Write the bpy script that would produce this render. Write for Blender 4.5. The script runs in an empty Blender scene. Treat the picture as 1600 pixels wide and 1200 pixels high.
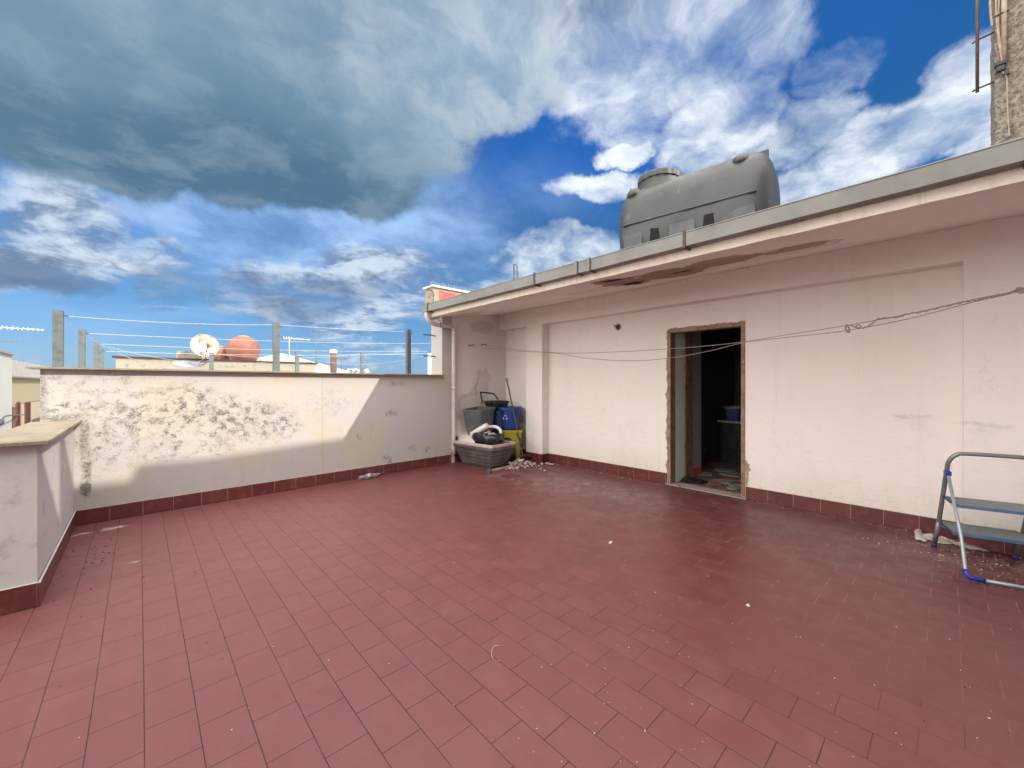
import bpy, bmesh, math, random
from mathutils import Vector, Matrix, noise as mnoise
R = math.radians
random.seed(7)
sc = bpy.context.scene
COL = sc.collection
# ------------------------------------------------------------------ survey helpers
F, H = 630.0, 1.42                       # lens (photo pixels) and eye height above the terrace
HC, HS = .7345, .6786                    # heading: world +Y is the run of the door wall, +X points at it
def ray(x): r = (x-800)/F; return (r*HC+HS, -r*HS+HC)
def onX(x, y, X): rx, ry = ray(x); t = X/rx; return Vector((X, ry*t, H-(y-600)/F*t))
def onY(x, y, Y): rx, ry = ray(x); t = Y/ry; return Vector((rx*t, Y, H-(y-600)/F*t))
def onZ(x, y, Z=0.): d = F*(H-Z)/(y-600); rx, ry = ray(x); return Vector((rx*d, ry*d, Z))
def wallY(X): return 5.915+.036*(X+.5)   # the far parapet is a touch out of square

# ------------------------------------------------------------------ mesh helpers
def box(bm, a, b, bev=0., mat=0):
    x0, y0, z0 = a; x1, y1, z1 = b
    v = [bm.verts.new(p) for p in ((x0,y0,z0),(x1,y0,z0),(x1,y1,z0),(x0,y1,z0),(x0,y0,z1),(x1,y0,z1),(x1,y1,z1),(x0,y1,z1))]
    f = [bm.faces.new([v[i] for i in q]) for q in ((3,2,1,0),(4,5,6,7),(0,1,5,4),(1,2,6,5),(2,3,7,6),(3,0,4,7))]
    for q in f: q.material_index = mat
    if bev:
        es = {e for q in f for e in q.edges}
        bmesh.ops.bevel(bm, geom=list(es), offset=bev, segments=2, profile=.6, affect='EDGES')
    return v
def prism(bm, pts, ax, lo, hi, mat=0):
    """polygon pts in the plane normal to axis ax (0,1,2), extruded lo..hi; lo/hi may be functions of the point"""
    def mk(p, w):
        w = w(p) if callable(w) else w
        return {0:(w,p[0],p[1]), 1:(p[0],w,p[1]), 2:(p[0],p[1],w)}[ax]
    A = [bm.verts.new(mk(p, lo)) for p in pts]; B = [bm.verts.new(mk(p, hi)) for p in pts]
    n = len(pts); fs = [bm.faces.new(A), bm.faces.new(list(reversed(B)))]
    for i in range(n): fs.append(bm.faces.new((A[i], B[i], B[(i+1)%n], A[(i+1)%n])))
    for q in fs: q.material_index = mat
    bmesh.ops.recalc_face_normals(bm, faces=fs)
def tube(bm, pts, r, seg=8, caps=True, sq=(1,1)):
    pts = [Vector(p) for p in pts]; rings = []
    up = None
    for i, p in enumerate(pts):
        d = (pts[min(i+1, len(pts)-1)]-pts[max(i-1, 0)]).normalized()
        if up is None: up = Vector((0,0,1)) if abs(d.z) < .9 else Vector((1,0,0))
        s = d.cross(up).normalized(); u = s.cross(d).normalized(); up = u
        rr = r[i] if isinstance(r, (list, tuple)) else r
        rings.append([bm.verts.new(p+s*math.cos(a)*rr*sq[0]+u*math.sin(a)*rr*sq[1]) for a in [2*math.pi*k/seg for k in range(seg)]])
    for a, b in zip(rings, rings[1:]):
        for k in range(seg): bm.faces.new((a[k], a[(k+1)%seg], b[(k+1)%seg], b[k])).smooth = seg > 5
    if caps: bm.faces.new(rings[0][::-1]); bm.faces.new(rings[-1])
def curve(pts, n=6):
    P = [Vector(p) for p in pts]; out = []
    for i in range(len(P)-1):
        a, b, c, d = P[max(i-1,0)], P[i], P[i+1], P[min(i+2,len(P)-1)]
        for k in range(n):
            t = k/n
            out.append(.5*((2*b)+(c-a)*t+(2*a-5*b+4*c-d)*t*t+(3*b-a-3*c+d)*t**3))
    return out+[P[-1]]
def loft(bm, rings, cap=True, smooth=True, closed=True):
    V = [[bm.verts.new(p) for p in r] for r in rings]; n = len(V[0])
    for a, b in zip(V, V[1:]):
        for k in range(n if closed else n-1): bm.faces.new((a[k], a[(k+1)%n], b[(k+1)%n], b[k])).smooth = smooth
    if cap: bm.faces.new(V[0][::-1]); bm.faces.new(V[-1])
    return V
def rrect(w, d, r, z, n=4, cx=0, cy=0):
    o = []
    for sx, sy, a0 in ((1,1,0),(-1,1,90),(-1,-1,180),(1,-1,270)):
        for k in range(n+1):
            a = R(a0+90*k/n); o.append(Vector((cx+sx*(w/2-r)+r*math.cos(a), cy+sy*(d/2-r)+r*math.sin(a), z)))
    return o
def lathe(bm, prof, seg=24, c=(0,0,0), smooth=True):
    c = Vector(c)
    loft(bm, [[c+Vector((r*math.cos(2*math.pi*k/seg), r*math.sin(2*math.pi*k/seg), z)) for k in range(seg)] for r, z in prof], True, smooth)
def stone(bm, c, s, flat=.6, sub=1):
    q = bmesh.ops.create_icosphere(bm, subdivisions=sub, radius=1)
    M = Matrix.Rotation(random.uniform(0,6.28), 3, 'Z') @ Matrix.Rotation(random.uniform(0,.6), 3, 'X')
    sx, sy = random.uniform(.7,1.2), random.uniform(.6,1)
    for v in q['verts']:
        k = random.uniform(.72, 1.12); p = v.co*k
        p = M @ Vector((p.x*sx*s, p.y*sy*s, p.z*flat*s)); v.co = p+Vector(c)
def facet(bm):
    for f in bm.faces: f.smooth = False
def sheet(bm, fn, nu, nv):
    V = [[bm.verts.new(fn(i/nu, j/nv)) for j in range(nv+1)] for i in range(nu+1)]
    for i in range(nu):
        for j in range(nv): bm.faces.new((V[i][j], V[i+1][j], V[i+1][j+1], V[i][j+1])).smooth = True

# ------------------------------------------------------------------ object helpers
def thing(name, label, cat, loc=(0,0,0), rz=0., group=None):
    o = bpy.data.objects.new(name, None); COL.objects.link(o); o.empty_display_size = .1
    o.location = loc; o.rotation_euler = (0,0,rz); o['label'] = label; o['category'] = cat
    if group: o['group'] = group
    return o
def obj(name, bm, mats, parent=None, local=False, label=None, tri=False):
    """parts of an unrotated thing are modelled in world space and moved under it; local=True: in the thing's own space"""
    me = bpy.data.meshes.new(name)
    if parent is not None and not local:
        q = parent
        while q: bmesh.ops.translate(bm, verts=bm.verts, vec=-Vector(q.location)); q = q.parent
    bm.to_mesh(me); bm.free()
    for m in (mats if isinstance(mats, (list, tuple)) else [mats]): me.materials.append(m)
    o = bpy.data.objects.new(name, me); COL.objects.link(o)
    if parent is not None: o.parent = parent
    if label: o['label'] = label
    return o
def tag(o, label, cat, group=None):
    o['label'] = label; o['category'] = cat
    if group: o['group'] = group
    return o
def struct(name, bm, m): o = obj(name, bm, m); o['kind'] = 'structure'; return o
def recenter(o):
    """put a single-mesh thing's origin at its base"""
    vs = o.data.vertices; n = len(vs)
    c = Vector((sum(v.co.x for v in vs)/n, sum(v.co.y for v in vs)/n, min(v.co.z for v in vs)))
    o.data.transform(Matrix.Translation(-c)); o.location = c; return o
NB = bmesh.new

# ------------------------------------------------------------------ node helpers
class NT:
    def __init__(s, nt): s.nt = nt
    def n(s, typ, ins=None, out=0, **at):
        q = s.nt.nodes.new(typ)
        for k, v in at.items(): setattr(q, k, v)
        for k, v in (ins or {}).items():
            sk = q.inputs[k]
            if hasattr(v, 'links') or isinstance(v, bpy.types.NodeSocket): s.nt.links.new(v, sk)
            else: sk.default_value = v
        return q.outputs[out]
    def m(s, op, a, b=0., c=0., clamp=False): return s.n('ShaderNodeMath', {0:a, 1:b, 2:c}, operation=op, use_clamp=clamp)
    def vm(s, op, a, b=(0,0,0), out=0): return s.n('ShaderNodeVectorMath', {0:a, 1:b}, out, operation=op)
    def mix(s, f, a, b, blend='MIX'):
        q = s.nt.nodes.new('ShaderNodeMix'); q.data_type = 'RGBA'; q.blend_type = blend
        for i, v in ((0,f),(6,a),(7,b)):
            if isinstance(v, bpy.types.NodeSocket): s.nt.links.new(v, q.inputs[i])
            else: q.inputs[i].default_value = v if i == 0 else (tuple(v)+(1,))[:4]
        return q.outputs[2]
    def noise(s, vec, scale, detail=4., rough=.55, dist=0., out=0):
        return s.n('ShaderNodeTexNoise', {'Vector':vec, 'Scale':scale, 'Detail':detail, 'Roughness':rough, 'Distortion':dist}, out)
    def ramp(s, v, a, b, lo=0., hi=1., smooth=True):
        return s.n('ShaderNodeMapRange', {0:v, 1:a, 2:b, 3:lo, 4:hi}, interpolation_type='SMOOTHSTEP' if smooth else 'LINEAR')
    def pos(s): return s.n('ShaderNodeNewGeometry', out=0)
    def objc(s): return s.n('ShaderNodeTexCoord', out=3)
    def sep(s, v): q = s.nt.nodes.new('ShaderNodeSeparateXYZ'); s.nt.links.new(v, q.inputs[0]); return q.outputs
    def comb(s, x, y, z=0.): return s.n('ShaderNodeCombineXYZ', {0:x, 1:y, 2:z})
    def blob(s, P, cx, cy, rx, ry, soft=.6):
        d = s.vm('MULTIPLY', s.vm('SUBTRACT', P, (cx,cy,0)), (1/rx, 1/ry, 0))
        return s.ramp(s.vm('LENGTH', d, out=1), 1+soft*.5, 1-soft*.5)
    def blobs(s, P, L, soft=.6):
        a = None
        for b in L:
            k = s.blob(P, *b[:4], soft); 
            if len(b) > 4: k = s.m('MULTIPLY', k, b[4])
            a = k if a is None else s.m('MAXIMUM', a, k)
        return a
    def bump(s, h, strength, dist=.01, nrm=None):
        ins = {'Strength':strength, 'Distance':dist, 'Height':h}
        if nrm is not None: ins['Normal'] = nrm
        return s.n('ShaderNodeBump', ins)
def mat(name, col=None, rough=.7, metal=0., spec=.5, **kw):
    m = bpy.data.materials.new(name); m.use_nodes = True
    b = m.node_tree.nodes['Principled BSDF']; t = NT(m.node_tree)
    def put(k, v):
        if isinstance(v, bpy.types.NodeSocket): m.node_tree.links.new(v, b.inputs[k])
        else: b.inputs[k].default_value = v
    if col is not None: put('Base Color', (tuple(col)+(1,))[:4])
    put('Roughness', rough); put('Metallic', metal); put('Specular IOR Level', spec)
    return m, t, put
def worn(name, c1, c2, rough=.6, scale=6., metal=0., bump=.15, bscale=60., lo=.4, hi=.65, c3=None):
    m, t, put = mat(name, None, rough, metal)
    p = t.pos(); n = t.noise(p, scale, 6, .6); c = t.mix(t.ramp(n, lo, hi), c1, c2)
    if c3: c = t.mix(t.ramp(t.noise(p, scale*3.1, 8, .7), .58, .68), c, c3)
    put('Base Color', c); put('Normal', t.bump(t.noise(p, bscale, 4, .6), bump, .004))
    put('Roughness', t.ramp(n, .3, .7, rough-.08, rough+.1)); return m

# ------------------------------------------------------------------ materials
def wall_material(name, base, dirt, grain=.25, extra=None, big=.12, tint=(.80,.70,.60)):
    m, t, put = mat(name, None, .92, spec=.2)
    p = t.pos(); n1 = t.noise(p, .9, 5, .6); n2 = t.noise(p, 7, 7, .65); n3 = t.noise(p, 130, 3, .6)
    c = t.mix(t.ramp(n1, .38, .7, 0, .55), base, tint)
    c = t.mix(t.ramp(n2, .52, .78, 0, big*3), c, dirt)
    c = t.mix(t.ramp(n3, .35, .75, 0, .12), c, dirt)
    h = t.m('ADD', t.m('MULTIPLY', n3, grain), t.m('MULTIPLY', n2, .6))
    rough = .92
    if extra: c, h = extra(t, p, c, h)
    put('Base Color', c); put('Normal', t.bump(h, .55, .008)); return m

def door_wall_extra(t, p, c, h):
    s = t.sep(p); q = t.comb(s[1], s[2]); w = t.vm('SUBTRACT', t.noise(p, 5, 5, .65, out=1), (.5,.5,.5))
    q2 = t.vm('ADD', q, t.vm('MULTIPLY', w, (.25,.12,0)))
    low = t.ramp(t.m('ADD', s[2], t.m('MULTIPLY', t.noise(p, 2.2, 5, .6), .7)), .95, .35)
    c = t.mix(t.m('MULTIPLY', low, .35), c, (.60,.55,.40))
    a, b = onX(1420,651,5.5), onX(1535,664,5.3)
    sm = t.blobs(q2, [(a.y,a.z,.15,.022),(a.y-.06,a.z-.05,.09,.08,.35),(b.y,b.z,.13,.02),(b.y,b.z-.1,.08,.12,.4)], 1.1)
    c = t.mix(t.m('MULTIPLY', sm, t.ramp(t.noise(p, 9, 5, .6), .35, .65, .05, .32)), c, (.30,.27,.25))
    dr = t.m('MULTIPLY', t.ramp(t.noise(t.vm('MULTIPLY', p, (7,7,.5)), 1, 7, .65), .54, .74), .16); c = t.mix(dr, c, (.50,.44,.38))
    sp = t.m('MULTIPLY', t.ramp(s[2], .42, .14), t.ramp(t.noise(p, 16, 7, .75), .50, .64, 0, .26)); c = t.mix(sp, c, (.42,.33,.27))
    vo = t.n('ShaderNodeTexVoronoi', {'Vector':t.vm('ADD', p, t.vm('MULTIPLY', w, (0,.5,.5))), 'Scale':.9}, 0, feature='DISTANCE_TO_EDGE'); ck = t.m('MULTIPLY', t.ramp(vo, .0, .0045, .3, 0), t.ramp(t.noise(p, 1.1, 3, .5), .52, .60)); c = t.mix(ck, c, (.36,.31,.28))
    h = t.m('ADD', h, t.m('MULTIPLY', t.noise(t.vm('MULTIPLY', p, (1,1,2.2)), 5, 4, .6), 1.2))
    # crust of the old frame knocked out round the door, bare render
    return c, h
def old_wall_extra(t, p, c, h):
    s = t.sep(p); q = t.comb(s[0], s[2])
    w = t.vm('SUBTRACT', t.noise(p, 4.5, 8, .7, out=1), (.5,.5,.5)); q2 = t.vm('ADD', q, t.vm('MULTIPLY', w, (.5,.32,0)))
    n = t.noise(p, 11, 10, .74); nf = t.noise(p, 34, 8, .7)
    def W(x, y, rx, ry, k=1.): v = onY(x, y, 5.95); return (v.x, v.z, rx, ry, k)
    field = t.blobs(q2, [W(290,640,.34,.24,1),W(345,650,.30,.25,1),W(400,655,.3,.24,.95),W(445,662,.18,.2,.9),W(225,650,.35,.25,.75),
                         W(165,690,.25,.3,.6),W(100,640,.28,.07,.9),W(268,675,.10,.22,1),W(520,630,.3,.2,.25),W(150,600,.5,.16,.4),
                         W(300,700,.5,.12,.55)], 1.2)
    q4 = t.vm('ADD', q, t.vm('MULTIPLY', w, (.10,.10,0)))
    drip = t.blobs(q4, [(-.405,.78,.035,.40,.8),(-.55,1.09,.22,.035,.8),(-.395,.52,.03,.2,.9),(-.395,.36,.035,.085,1.5),(-.68,1.3,.03,.25,.7)], 1.)
    fine = t.noise(p, 55, 6, .8)
    mold = t.m('MULTIPLY', .88, t.m('MAXIMUM', t.m('MULTIPLY', t.m('MULTIPLY', field, t.ramp(n, .46, .60, 0, 1.1)), t.ramp(fine, .38, .56, .12, 1.15)), t.m('MULTIPLY', t.m('MULTIPLY', drip, t.ramp(n, .30, .56, 0, 1.2)), t.ramp(fine, .36, .58, .15, 1)), clamp=True))
    spk = t.m('MULTIPLY', t.m('MAXIMUM', field, .25), t.ramp(fine, .54, .64, 0, .7))
    c = t.mix(t.ramp(t.noise(p, 1.6, 6, .65), .46, .66, 0, .5), c, (.50,.45,.31))     # ochre wash showing through
    c = t.mix(t.ramp(t.m('MULTIPLY', field, t.ramp(t.noise(p, 6, 7, .7), .4, .6)), .1, .9, 0, .6), c, (.40,.385,.36))
    c = t.mix(spk, c, (.20,.19,.17)); c = t.mix(mold, c, (.105,.10,.09))
    st = t.m('MULTIPLY', t.ramp(t.noise(t.vm('MULTIPLY', p, (9,9,.9)), 1, 6, .6), .55, .72), .3)
    c = t.mix(st, c, (.42,.37,.32))
    cr = t.ramp(t.m('ABSOLUTE', t.m('SUBTRACT', t.m('ADD', s[0], t.m('MULTIPLY', t.noise(p, 6, 4, .6), .04)), 1.92)), .004, .012, .45, 0)
    c = t.mix(cr, c, (.35,.30,.25))
    pp = t.blobs(q2, [(3.3,.35,.06,.05),(2.95,.95,.08,.05),(3.05,1.42,.12,.05),(3.6,.3,.08,.05),(2.4,.62,.05,.04),(2.9,.2,.05,.1)], .9)
    c = t.mix(t.m('MULTIPLY', pp, t.ramp(nf, .42, .6, 0, .8)), c, (.22,.21,.19))
    return c, t.m('SUBTRACT', h, t.m('MULTIPLY', mold, .5))
def corner_extra(t, p, c, h):
    s = t.sep(p); q = t.comb(s[0], s[2]); w = t.vm('SUBTRACT', t.noise(p, 3.5, 7, .68, out=1), (.5,.5,.5))
    q2 = t.vm('ADD', q, t.vm('MULTIPLY', w, (.45,.45,0)))
    pt = t.blobs(q2, [(4.82,1.3,.16,.36),(4.55,1.02,.26,.24),(4.42,.80,.10,.30),(4.95,1.55,.07,.16),(4.85,2.5,.28,.12,.6)], .45)
    c = t.mix(t.m('MULTIPLY', pt, .42), c, (.50,.44,.38))
    e = t.m('MULTIPLY', t.m('MULTIPLY', pt, t.m('SUBTRACT', 1., pt)), .8)
    c = t.mix(e, c, (.30,.26,.23))
    return c, t.m('SUBTRACT', h, t.m('MULTIPLY', pt, 2.))
def soff(x, y):                                            # photo pixel -> sloping soffit plane z = 2.575+.1433(X-3.68)
    rx, ry = ray(x); k = (600-y)/F; t = (2.575-.1433*3.68-H)/(k-.1433*rx); return Vector((rx*t, ry*t, H+k*t))
def soffit_extra(t, p, c, h):
    s = t.sep(p); q = t.comb(s[1], s[0]); w = t.vm('SUBTRACT', t.noise(p, 5, 8, .7, out=1), (.5,.5,.5))
    q2 = t.vm('ADD', q, t.vm('MULTIPLY', w, (.5,.22,0)))
    def S(x, y, ry, rx, k=1.): v = soff(x, y); return (v.y, v.x, ry*1.15, rx*1.7, k)
    bare = t.blobs(q2, [S(972,441,.22,.30),S(1052,427,.30,.26),S(1125,409,.30,.18,.9),S(1240,388,.26,.10,.8)], .10)
    deep = t.blobs(q2, [S(988,443,.13,.10),S(958,438,.10,.06),S(1068,424,.10,.03),S(975,436,.16,.02)], .3)
    flake = t.blobs(q2, [S(1040,430,.75,.22),S(1200,398,.5,.16),S(920,455,.3,.10),S(800,466,.5,.06),S(735,490,.2,.12)], .06)
    c = t.mix(t.m('MULTIPLY', flake, .4), c, (.56,.46,.43)); c = t.mix(t.m('MULTIPLY', bare, .85), c, (.27,.165,.11)); c = t.mix(deep, c, (.035,.02,.018))
    e = t.m('MULTIPLY', t.m('MULTIPLY', flake, t.m('SUBTRACT', 1., flake)), 3.2); c = t.mix(e, c, (.22,.17,.16))
    return c, t.m('SUBTRACT', t.m('SUBTRACT', t.m('SUBTRACT', h, t.m('MULTIPLY', flake, .7)), t.m('MULTIPLY', bare, 1.2)), t.m('MULTIPLY', deep, 3.))
def fascia_extra(t, p, c, h):
    st = t.ramp(t.noise(t.vm('MULTIPLY', p, (3,14,1.2)), 1, 6, .65), .5, .7, 0, .55)
    c = t.mix(st, c, (.55,.40,.28)); return c, h
def rough_extra(t, p, c, h):
    n = t.noise(p, 38, 8, .75); v = t.n('ShaderNodeTexVoronoi', {'Vector':p, 'Scale':55.}, 0)
    c = t.mix(t.ramp(n, .4, .62), c, (.15,.125,.10)); return c, t.m('ADD', t.m('MULTIPLY', n, 5.), v)
M = {}
M['wall'] = wall_material('door_wall_plaster', (.86,.80,.765), (.60,.55,.50), .5, door_wall_extra, .07, (.82,.765,.69))
M['old'] = wall_material('weathered_plaster', (.455,.435,.435), (.52,.50,.47), .5, old_wall_extra, .10, (.475,.45,.425))
M['corner'] = wall_material('stained_plaster', (.74,.70,.67), (.50,.45,.42), .3, corner_extra, .08, (.68,.62,.58))
M['soffit'] = wall_material('peeling_soffit_plaster', (.85,.80,.755), (.6,.54,.5), .3, soffit_extra, .08, (.80,.74,.69))
M['fascia'] = wall_material('fascia_plaster', (.84,.79,.71), (.6,.5,.4), .3, fascia_extra, .12, (.78,.66,.55))
M['lowwall'] = wall_material('low_wall_plaster', (.56,.555,.55), (.30,.28,.26), .5, None, .27, (.50,.49,.48))
M['stucco'] = wall_material('coarse_stucco', (.40,.345,.29), (.22,.19,.16), 1., rough_extra, .3, (.36,.31,.26))
M['plain'] = wall_material('house_plaster', (.60,.60,.57), (.5,.48,.43), .5, None, .1, (.56,.54,.47))
M['ochre'] = wall_material('ochre_plaster', (.48,.42,.28), (.38,.32,.24), .5, None, .1, (.47,.40,.26))
M['cream'] = wall_material('cream_plaster', (.60,.53,.36), (.48,.4,.3), .5, None, .1, (.58,.50,.34))
M['dirty'] = wall_material('sooty_plaster', (.37,.33,.27), (.12,.11,.10), .5, None, .4, (.30,.27,.22))
M['redpaint'] = worn('red_paint', (.52,.06,.055), (.60,.12,.10), .6, 5, c3=(.62,.45,.40))
M['green'] = wall_material('interior_green_paint', (.74,.86,.74), (.4,.45,.4), .2, None, .05, (.70,.82,.70))
M['grey_int'] = wall_material('interior_grey_plaster', (.42,.40,.40), (.3,.28,.28), .2, None, .08, (.40,.38,.38))

M['gloom_int'] = wall_material('interior_gloom_plaster', (.11,.08,.09), (.06,.05,.05), .2, None, .08, (.09,.07,.08))  # gloom of the unlit room put into the wall colour
def tile_material():
    m, t, put = mat('terracotta_floor_tiles', None, .42)
    p = t.pos(); s = t.sep(p)
    wob = t.vm('MULTIPLY', t.vm('SUBTRACT', t.noise(p, 1.5, 3, .5, out=1), (.5,.5,.5)), (.006,.006,0))
    q = t.comb(t.m('SUBTRACT', s[1], 2.110), t.m('SUBTRACT', s[0], .0145)); q = t.vm('ADD', q, wob)
    def brick(mortar, sm, c1=(0,0,0,1), c2=(1,1,1,1)):
        n = t.nt.nodes.new('ShaderNodeTexBrick'); t.nt.links.new(q, n.inputs['Vector'])
        n.offset = .5; n.offset_frequency = 2; n.squash = 1
        for k, v in (('Scale',1.),('Mortar Size',mortar),('Mortar Smooth',sm),('Bias',0.),('Brick Width',.2535),('Row Height',.1675),('Color1',c1),('Color2',c2),('Mortar',(.5,.5,.5,1))): n.inputs[k].default_value = v
        return n.outputs
    b = brick(.0020, .3); rnd = b['Color']; gro = b['Fac']
    n1 = t.noise(p, .55, 5, .6); n2 = t.noise(p, 4.5, 7, .68); n3 = t.noise(p, 260, 2, .6); n4 = t.noise(t.vm('MULTIPLY', p, (14,4,1)), 1, 5, .6)
    c = t.mix(rnd, (.112,.029,.028), (.142,.039,.037))
    c = t.mix(t.ramp(n1, .36, .66), c, (.132,.042,.041))
    c = t.mix(t.ramp(n2, .5, .75, 0, .22), c, (.21,.09,.085))
    c = t.mix(t.ramp(n4, .44, .70, 0, .6), c, (.105,.028,.030)); c = t.mix(t.ramp(n3, .45, .8, 0, .25), c, (.24,.11,.105))
    c = t.mix(t.ramp(t.m('ADD', s[0], t.m('MULTIPLY', n1, 2.)), 4.4, 1.4, 0, .5), c, (.195,.076,.077))    # paler towards the open left: daylight gradient put into the tile colour
    # whitish plaster dust smeared about near the rubble, along the door wall and beside the old patch
    w = t.vm('SUBTRACT', t.noise(p, 2.6, 8, .7, out=1), (.5,.5,.5)); q2 = t.vm('ADD', p, t.vm('MULTIPLY', w, (.9,.9,0)))
    def G(x, y, rx, ry, k): v = onZ(x, y); return (v.x, v.y, rx, ry, k)
    dust = t.blobs(q2, [G(860,755,.45,.55,1.),G(940,765,.35,.9,.75),G(1000,780,.25,.5,.6),G(800,745,.3,.35,.8),G(1180,800,.15,.5,.5),(5.42,1.,.10,1.6,.45),(5.42,3.6,.1,1.2,.5),
                        (4.95,-.25,.45,.5,.8)], 1.3)
    sw = t.m('MULTIPLY', dust, t.ramp(t.noise(t.vm('MULTIPLY', q2, (3,9,1)), 1.3, 9, .75),   .46, .66, 0, .55))
    c = t.mix(sw, c, (.56,.45,.43))
    v1, v2 = onZ(200,881), onZ(160,827)
    q3 = t.vm('ADD', p, t.vm('MULTIPLY', w, (.3,.12,0)))
    pl = t.m('MULTIPLY', t.blobs(q3, [(v1.x,v1.y,.09,.022,1.),(v2.x,v2.y-.02,.16,.05,.9),(v2.x-.22,v2.y-.05,.1,.04,.5)], .7), t.ramp(n2, .38, .55))
    c = t.mix(t.m('MULTIPLY', pl, .85), c, (.62,.52,.45))
    gc = t.mix(t.ramp(t.m('ADD', t.m('MULTIPLY', s[0], .22), t.m('MULTIPLY', t.noise(p, 1.3, 5, .6), .9)), .80, 1.40), (.022,.010,.010), (.30,.13,.12))
    gf = t.m('MULTIPLY', gro, t.ramp(t.noise(p, 2.9, 6, .7), .30, .58, .62, 1.))
    c = t.mix(gf, c, gc)
    put('Base Color', c)
    put('Roughness', t.m('ADD', t.ramp(n2, .3, .75, .33, .55), t.m('ADD', t.m('MULTIPLY', sw, .3), t.m('MULTIPLY', gro, .3))))
    put('Specular IOR Level', .4)
    tl = t.m('MULTIPLY', rnd, .35)
    h = t.m('ADD', t.m('SUBTRACT', t.m('ADD', tl, t.m('MULTIPLY', n2, .5)), t.m('MULTIPLY', gro, 1.3)), t.m('MULTIPLY', n3, .2))
    put('Normal', t.bump(h, .4, .003)); return m
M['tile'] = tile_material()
def skirt_material(name, axis, off):
    m, t, put = mat(name, None, .4); p = t.pos(); s = t.sep(p)
    u = t.m('DIVIDE', t.m('SUBTRACT', s[axis], off), .2535); fr = t.m('FRACT', u); d = t.m('MINIMUM', fr, t.m('SUBTRACT', 1., fr))
    sm = t.ramp(d, .004, .012, 1, 0); idn = t.n('ShaderNodeTexWhiteNoise', {'W':t.m('FLOOR', u)}, 0, noise_dimensions='1D')
    c = t.mix(idn, (.105,.023,.022), (.13,.031,.029)); c = t.mix(t.ramp(t.noise(p, 9, 6, .65), .5, .75, 0, .35), c, (.33,.13,.11))
    c = t.mix(t.m('MULTIPLY', sm, .75), c, (.46,.26,.23)); put('Base Color', c)
    put('Normal', t.bump(t.m('SUBTRACT', t.m('MULTIPLY', t.noise(p, 40, 3, .6), .3), sm), .4, .003)); return m
M['skX'] = skirt_material('skirting_tiles_far', 0, .028); M['skY'] = skirt_material('skirting_tiles_door_wall', 1, .190)
def stone_coping():
    m, t, put = mat('stone_coping', None, .8); p = t.pos()
    c = t.mix(t.ramp(t.noise(p, 5, 7, .7), .38, .66), (.25,.21,.15), (.18,.148,.105)); c = t.mix(t.ramp(t.noise(p, 45, 6, .7), .5, .68, 0, .6), c, (.33,.29,.225))
    c = t.mix(t.ramp(t.noise(t.vm('MULTIPLY', p, (30,3,1)), 1, 4, .6), .5, .7, 0, .3), c, (.22,.18,.13))
    put('Base Color', c); put('Normal', t.bump(t.noise(p, 60, 6, .7), .4, .004)); return m
M['coping'] = stone_coping()
M['gutter'] = worn('grey_painted_gutter', (.205,.205,.19), (.17,.17,.158), .5, 3, 0., .08, 30)
M['rust'] = worn('dark_rusted_iron', (.07,.05,.04), (.16,.08,.05), .75, 30)
M['pipe'] = worn('pale_plastic_pipe', (.60,.53,.50), (.50,.43,.41), .45, 4)
M['galv'] = worn('galvanised_steel', (.16,.19,.19), (.11,.13,.13), .5, 14, .35)
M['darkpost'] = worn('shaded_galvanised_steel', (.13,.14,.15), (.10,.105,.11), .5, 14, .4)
M['wirew'] = worn('white_coated_wire', (.52,.54,.56), (.42,.44,.46), .4, 20)
M['cord'] = worn('grimy_brown_cord', (.22,.17,.15), (.30,.24,.21), .8, 60)
M['tank'] = worn('grey_polyethylene', (.050,.054,.054), (.040,.043,.043), .48, 2.2, 0, .12, 9, .4, .7, (.085,.088,.086))
M['tank2'] = worn('grey_polyethylene_scuffed', (.080,.088,.092), (.066,.072,.074), .55, 6)
M['black'] = worn('black_plastic', (.012,.012,.014), (.03,.03,.032), .38, 12)
M['tank_shade'] = worn('shade_black', (.006,.006,.007), (.012,.012,.012), .95, 12)  # matt black for painted shade in the tank recesses
M['stick'] = worn('brown_broomstick', (.17,.10,.08), (.24,.16,.13), .6, 20)
M['bag'] = worn('black_bin_bag', (.012,.012,.016), (.022,.022,.028), .28, 20, 0, .8, 26)
M['greyp'] = worn('grey_plastic', (.085,.092,.10), (.115,.122,.13), .5, 6)
M['planter'] = worn('dusty_grey_planter_plastic', (.085,.078,.08), (.15,.135,.135), .6, 5)
M['blue'] = worn('blue_plastic', (.008,.045,.24), (.012,.06,.30), .38, 5)
M['navy'] = worn('dark_blue_plastic', (.01,.025,.10), (.015,.035,.14), .4, 5)
M['yellow'] = worn('yellow_plastic', (.50,.44,.035), (.42,.36,.05), .45, 6)
M['white'] = worn('white_painted_board', (.74,.71,.69), (.62,.58,.55), .5, 6)
M['rim'] = worn('pinkish_rim_plastic', (.60,.48,.42), (.50,.40,.36), .6, 9)
M['rubble'] = worn('plaster_rubble', (.52,.42,.40), (.36,.25,.23), .9, 14, 0, .5, 60, c3=(.66,.60,.56))
M['chip'] = worn('white_plaster_chip', (.60,.56,.51), (.46,.42,.38), .85, 30)
M['dark'] = worn('dark_grit', (.05,.03,.025), (.10,.06,.05), .9, 30)
M['wood'] = worn('worn_brown_wood', (.30,.19,.12), (.20,.12,.075), .65, 10, 0, .3, 50, c3=(.42,.32,.24))
M['crust'] = worn('bare_render_crust', (.42,.33,.25), (.30,.23,.17), .9, 12, 0, .6, 60)
M['lath'] = worn('pale_wood_lath', (.46,.36,.27), (.36,.27,.2), .7, 16)
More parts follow.
